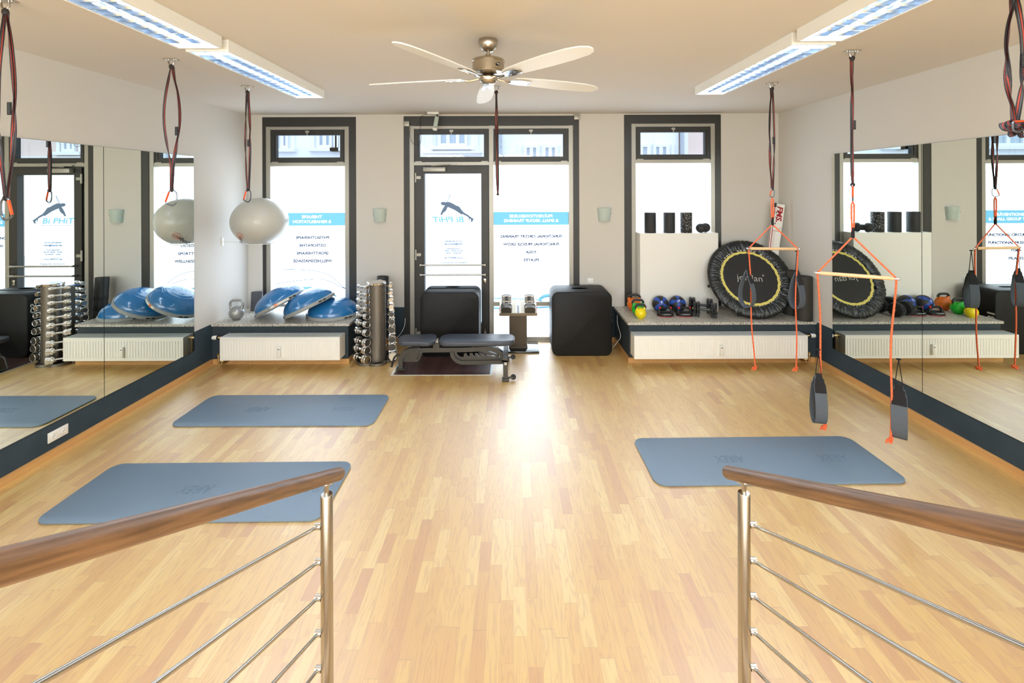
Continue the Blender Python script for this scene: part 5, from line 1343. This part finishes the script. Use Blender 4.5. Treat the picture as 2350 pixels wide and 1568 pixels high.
def relief(t, cx):
    b = MB(); b.box(OX(972)-cx, OX(1107)-cx, -.35, 0, OZ(343), OZ(338.5)); b.box(OX(976)-cx, OX(1103)-cx, -.22, 0, OZ(347), OZ(343)); b.box(OX(978)-cx, OX(1103)-cx, -.12, 0, 0, OZ(347)); b.build('balcony_cornice', FT, t)
    for i in range(4):
        xc_ = OX(1008+i*20.5)-cx; g = MB(); ring(g, xc_-.14, xc_+.14, OZ(360), OZ(349), .02, .02, .02, .02, -.15, -.12); g.torus(.07, .02, Matrix.Translation((xc_, -.13, OZ(354))) @ Matrix.Rotation(pi/2, 4, 'X'), 16, 6); g.build('relief_panel', FT, t)
    for u0, u1 in ((978, 995), (1082, 1098)): MB().box(OX(u0)-cx, OX(u1)-cx, -.12, 0, OZ(338), 8).build('pilaster', FT, t)
bld('pale old apartment house across the street, behind the left transoms', -16, OX(1146), FW, [(OX(648), OX(664), OZ(339), 5.4, 1), (OX(730), OX(764), OZ(338), 5.4, 2), (OX(781), OX(800), OZ(338), 5.4, 1), (OX(1007), OX(1073), OZ(335), 5.3, 3), (-10.5, -9.3, OZ(339), 5.4, 2), (-13, -12, OZ(339), 5.4, 2)], relief)
bld('plain pale rendered house across the street, with two small windows', OX(1151), OX(1558), FW2, [(OX(1203), OX(1236), OZ(375), OZ(334), 2), (OX(1246), OX(1279), OZ(375), OZ(334), 2), (OX(1468), OX(1490), OZ(375), OZ(333), 1), (OX(1498), OX(1533), OZ(375), OZ(333), 2)])
def led(t, cx): MB().box(OX(1577)-cx, 14-cx, -.15, 0, OZ(349), OZ(346)).build('ledge', FT, t); MB().box(OX(1562)-cx, OX(1577)-cx, -.1, 0, 0, 9).build('corner_pier', FT, t)
bld('rose coloured house across the street, at the right edge of the right transom', OX(1562), 14, FP, [(OX(1690), OX(1720), OZ(345), 5.4, 2)], led)
for u in (1148.5, 1560): 
    o = MB().cyl((0, 0, 0), (0, 0, 10), .07, n=12).build('drain_pipe', FD); o.location = (OX(u), YO-.24, -.15); tag(o, 'grey drain pipe between the ' + ('old apartment house and the plain house' if u < 1200 else 'plain house and the rose coloured house'), 'drain pipe')

# ================= light =================
def area(name, loc, rot, sx_, sy2, e, col):
    l = bpy.data.lights.new(name, 'AREA'); l.shape = 'RECTANGLE'; l.size = sx_; l.size_y = sy2; l.energy = e; l.color = col
    o = bpy.data.objects.new(name, l); COL.objects.link(o); o.location = loc; o.rotation_euler = rot; return o
# added, unseen fill behind the camera: downward for the room, upward for the ceiling
for x in (-2.1, 0, 2.1): area('rear_fill_light', (x, -1.4, CE-.02), (0, 0, 0), 1.2, 1.2, REAR_E, (.84, .94, 1.0))
for x in (-2.6, 2.6): area('ceiling_fill_light', (x, -.9, 2.1), (pi-.45, 0, 0), .5, .3, UP_E, (.84, .94, 1.0))
for (x0, x1, y0, y1) in ((-2.285, -1.985, 3.19, 4.82), (-2.29, -1.99, 1.49, 3.125), (1.90, 2.20, 3.085, 4.715), (1.895, 2.195, 1.39, 3.02)):
    pass
area('frontal_fill_light', (0, YF+.05, 1.9), (pi/2, 0, 0), 5.0, 1.8, FRONTFILL_E, (.86, .95, 1.0))  # added fill at the rear, no window there; brightens faces towards the camera
w = bpy.data.worlds.new('sky'); S.world = w; w.use_nodes = True; bg = w.node_tree.nodes['Background']
bg.inputs[0].default_value = (.84, .92, 1.0, 1); bg.inputs[1].default_value = SKY_E

# ================= camera =================
cd = bpy.data.cameras.new('camera'); cam = bpy.data.objects.new('camera', cd); COL.objects.link(cam)
cd.sensor_width = 36; cd.sensor_fit = 'HORIZONTAL'; cd.lens = F/2350*36
cam.location = (0, 0, EYE); cam.rotation_euler = (Matrix.Rotation(pi/2, 4, 'X') @ Matrix.Rotation(ROLL, 4, 'Z')).to_euler()
cd.shift_x = 0; cd.shift_y = -(784-CV)/2350; cd.clip_start = .02; cd.clip_end = 200
S.camera = cam
S.view_settings.view_transform = 'Standard'; S.view_settings.look = 'None'; S.view_settings.gamma = 1; S.view_settings.exposure = EXPO
S.view_settings.use_curve_mapping = False
S.cycles.use_denoising = True; S.cycles.max_bounces = 10; S.cycles.diffuse_bounces = 5; S.cycles.glossy_bounces = 6; S.cycles.transmission_bounces = 6; S.cycles.transparent_max_bounces = 8
S.cycles.sample_clamp_indirect = 6; S.cycles.caustics_reflective = False; S.cycles.caustics_refractive = False

GR = {'ceiling_light': 'twin louvre lights on the ceiling', 'ceiling_mount': 'steel eye plates on the ceiling', 'hanging_sling': 'black and red slings hanging from the ceiling', 'carabiner': 'carabiners on the slings',
 'wall_lamp': 'glass wall lamps on the piers', 'balance_dome': 'blue balance domes on the left sill', 'foam_roller': 'foam rollers on the white cabinet', 'medicine_ball': 'medicine balls on the right sill',
 'push_up_handle': 'push-up handles on the right sill', 'rubber_dumbbell': 'rubber dumbbells on the right sill', 'adjustable_dumbbell': 'adjustable dumbbells on the stand', 'exercise_mat': 'exercise mats on the floor',
 'sling_trainer': 'sling trainers on the right', 'stair_railing': 'stair railings in the foreground', 'radiator': 'radiators under the sills', 'wall_mirror': 'mirror panes on the side walls', 'rolled_mat': 'rolled mats on the right sill',
 'foam_box': 'black foam jump boxes', 'granite_sill': 'granite sills', 'sill_plinth': 'dark plinths under the sills', 'junction_box': 'junction boxes on the shopfront', 'apartment_building': 'houses across the street', 'drain_pipe': 'drain pipes across the street'}
for o in list(bpy.data.objects):
    if o.parent is None and o.get('label'):
        b_ = o.name.split('.')[0]
        if b_ in GR: o['group'] = GR[b_]
        if b_ == 'kettlebell' and 'silver' not in o['label']: o['group'] = 'coloured kettlebells on the right sill'
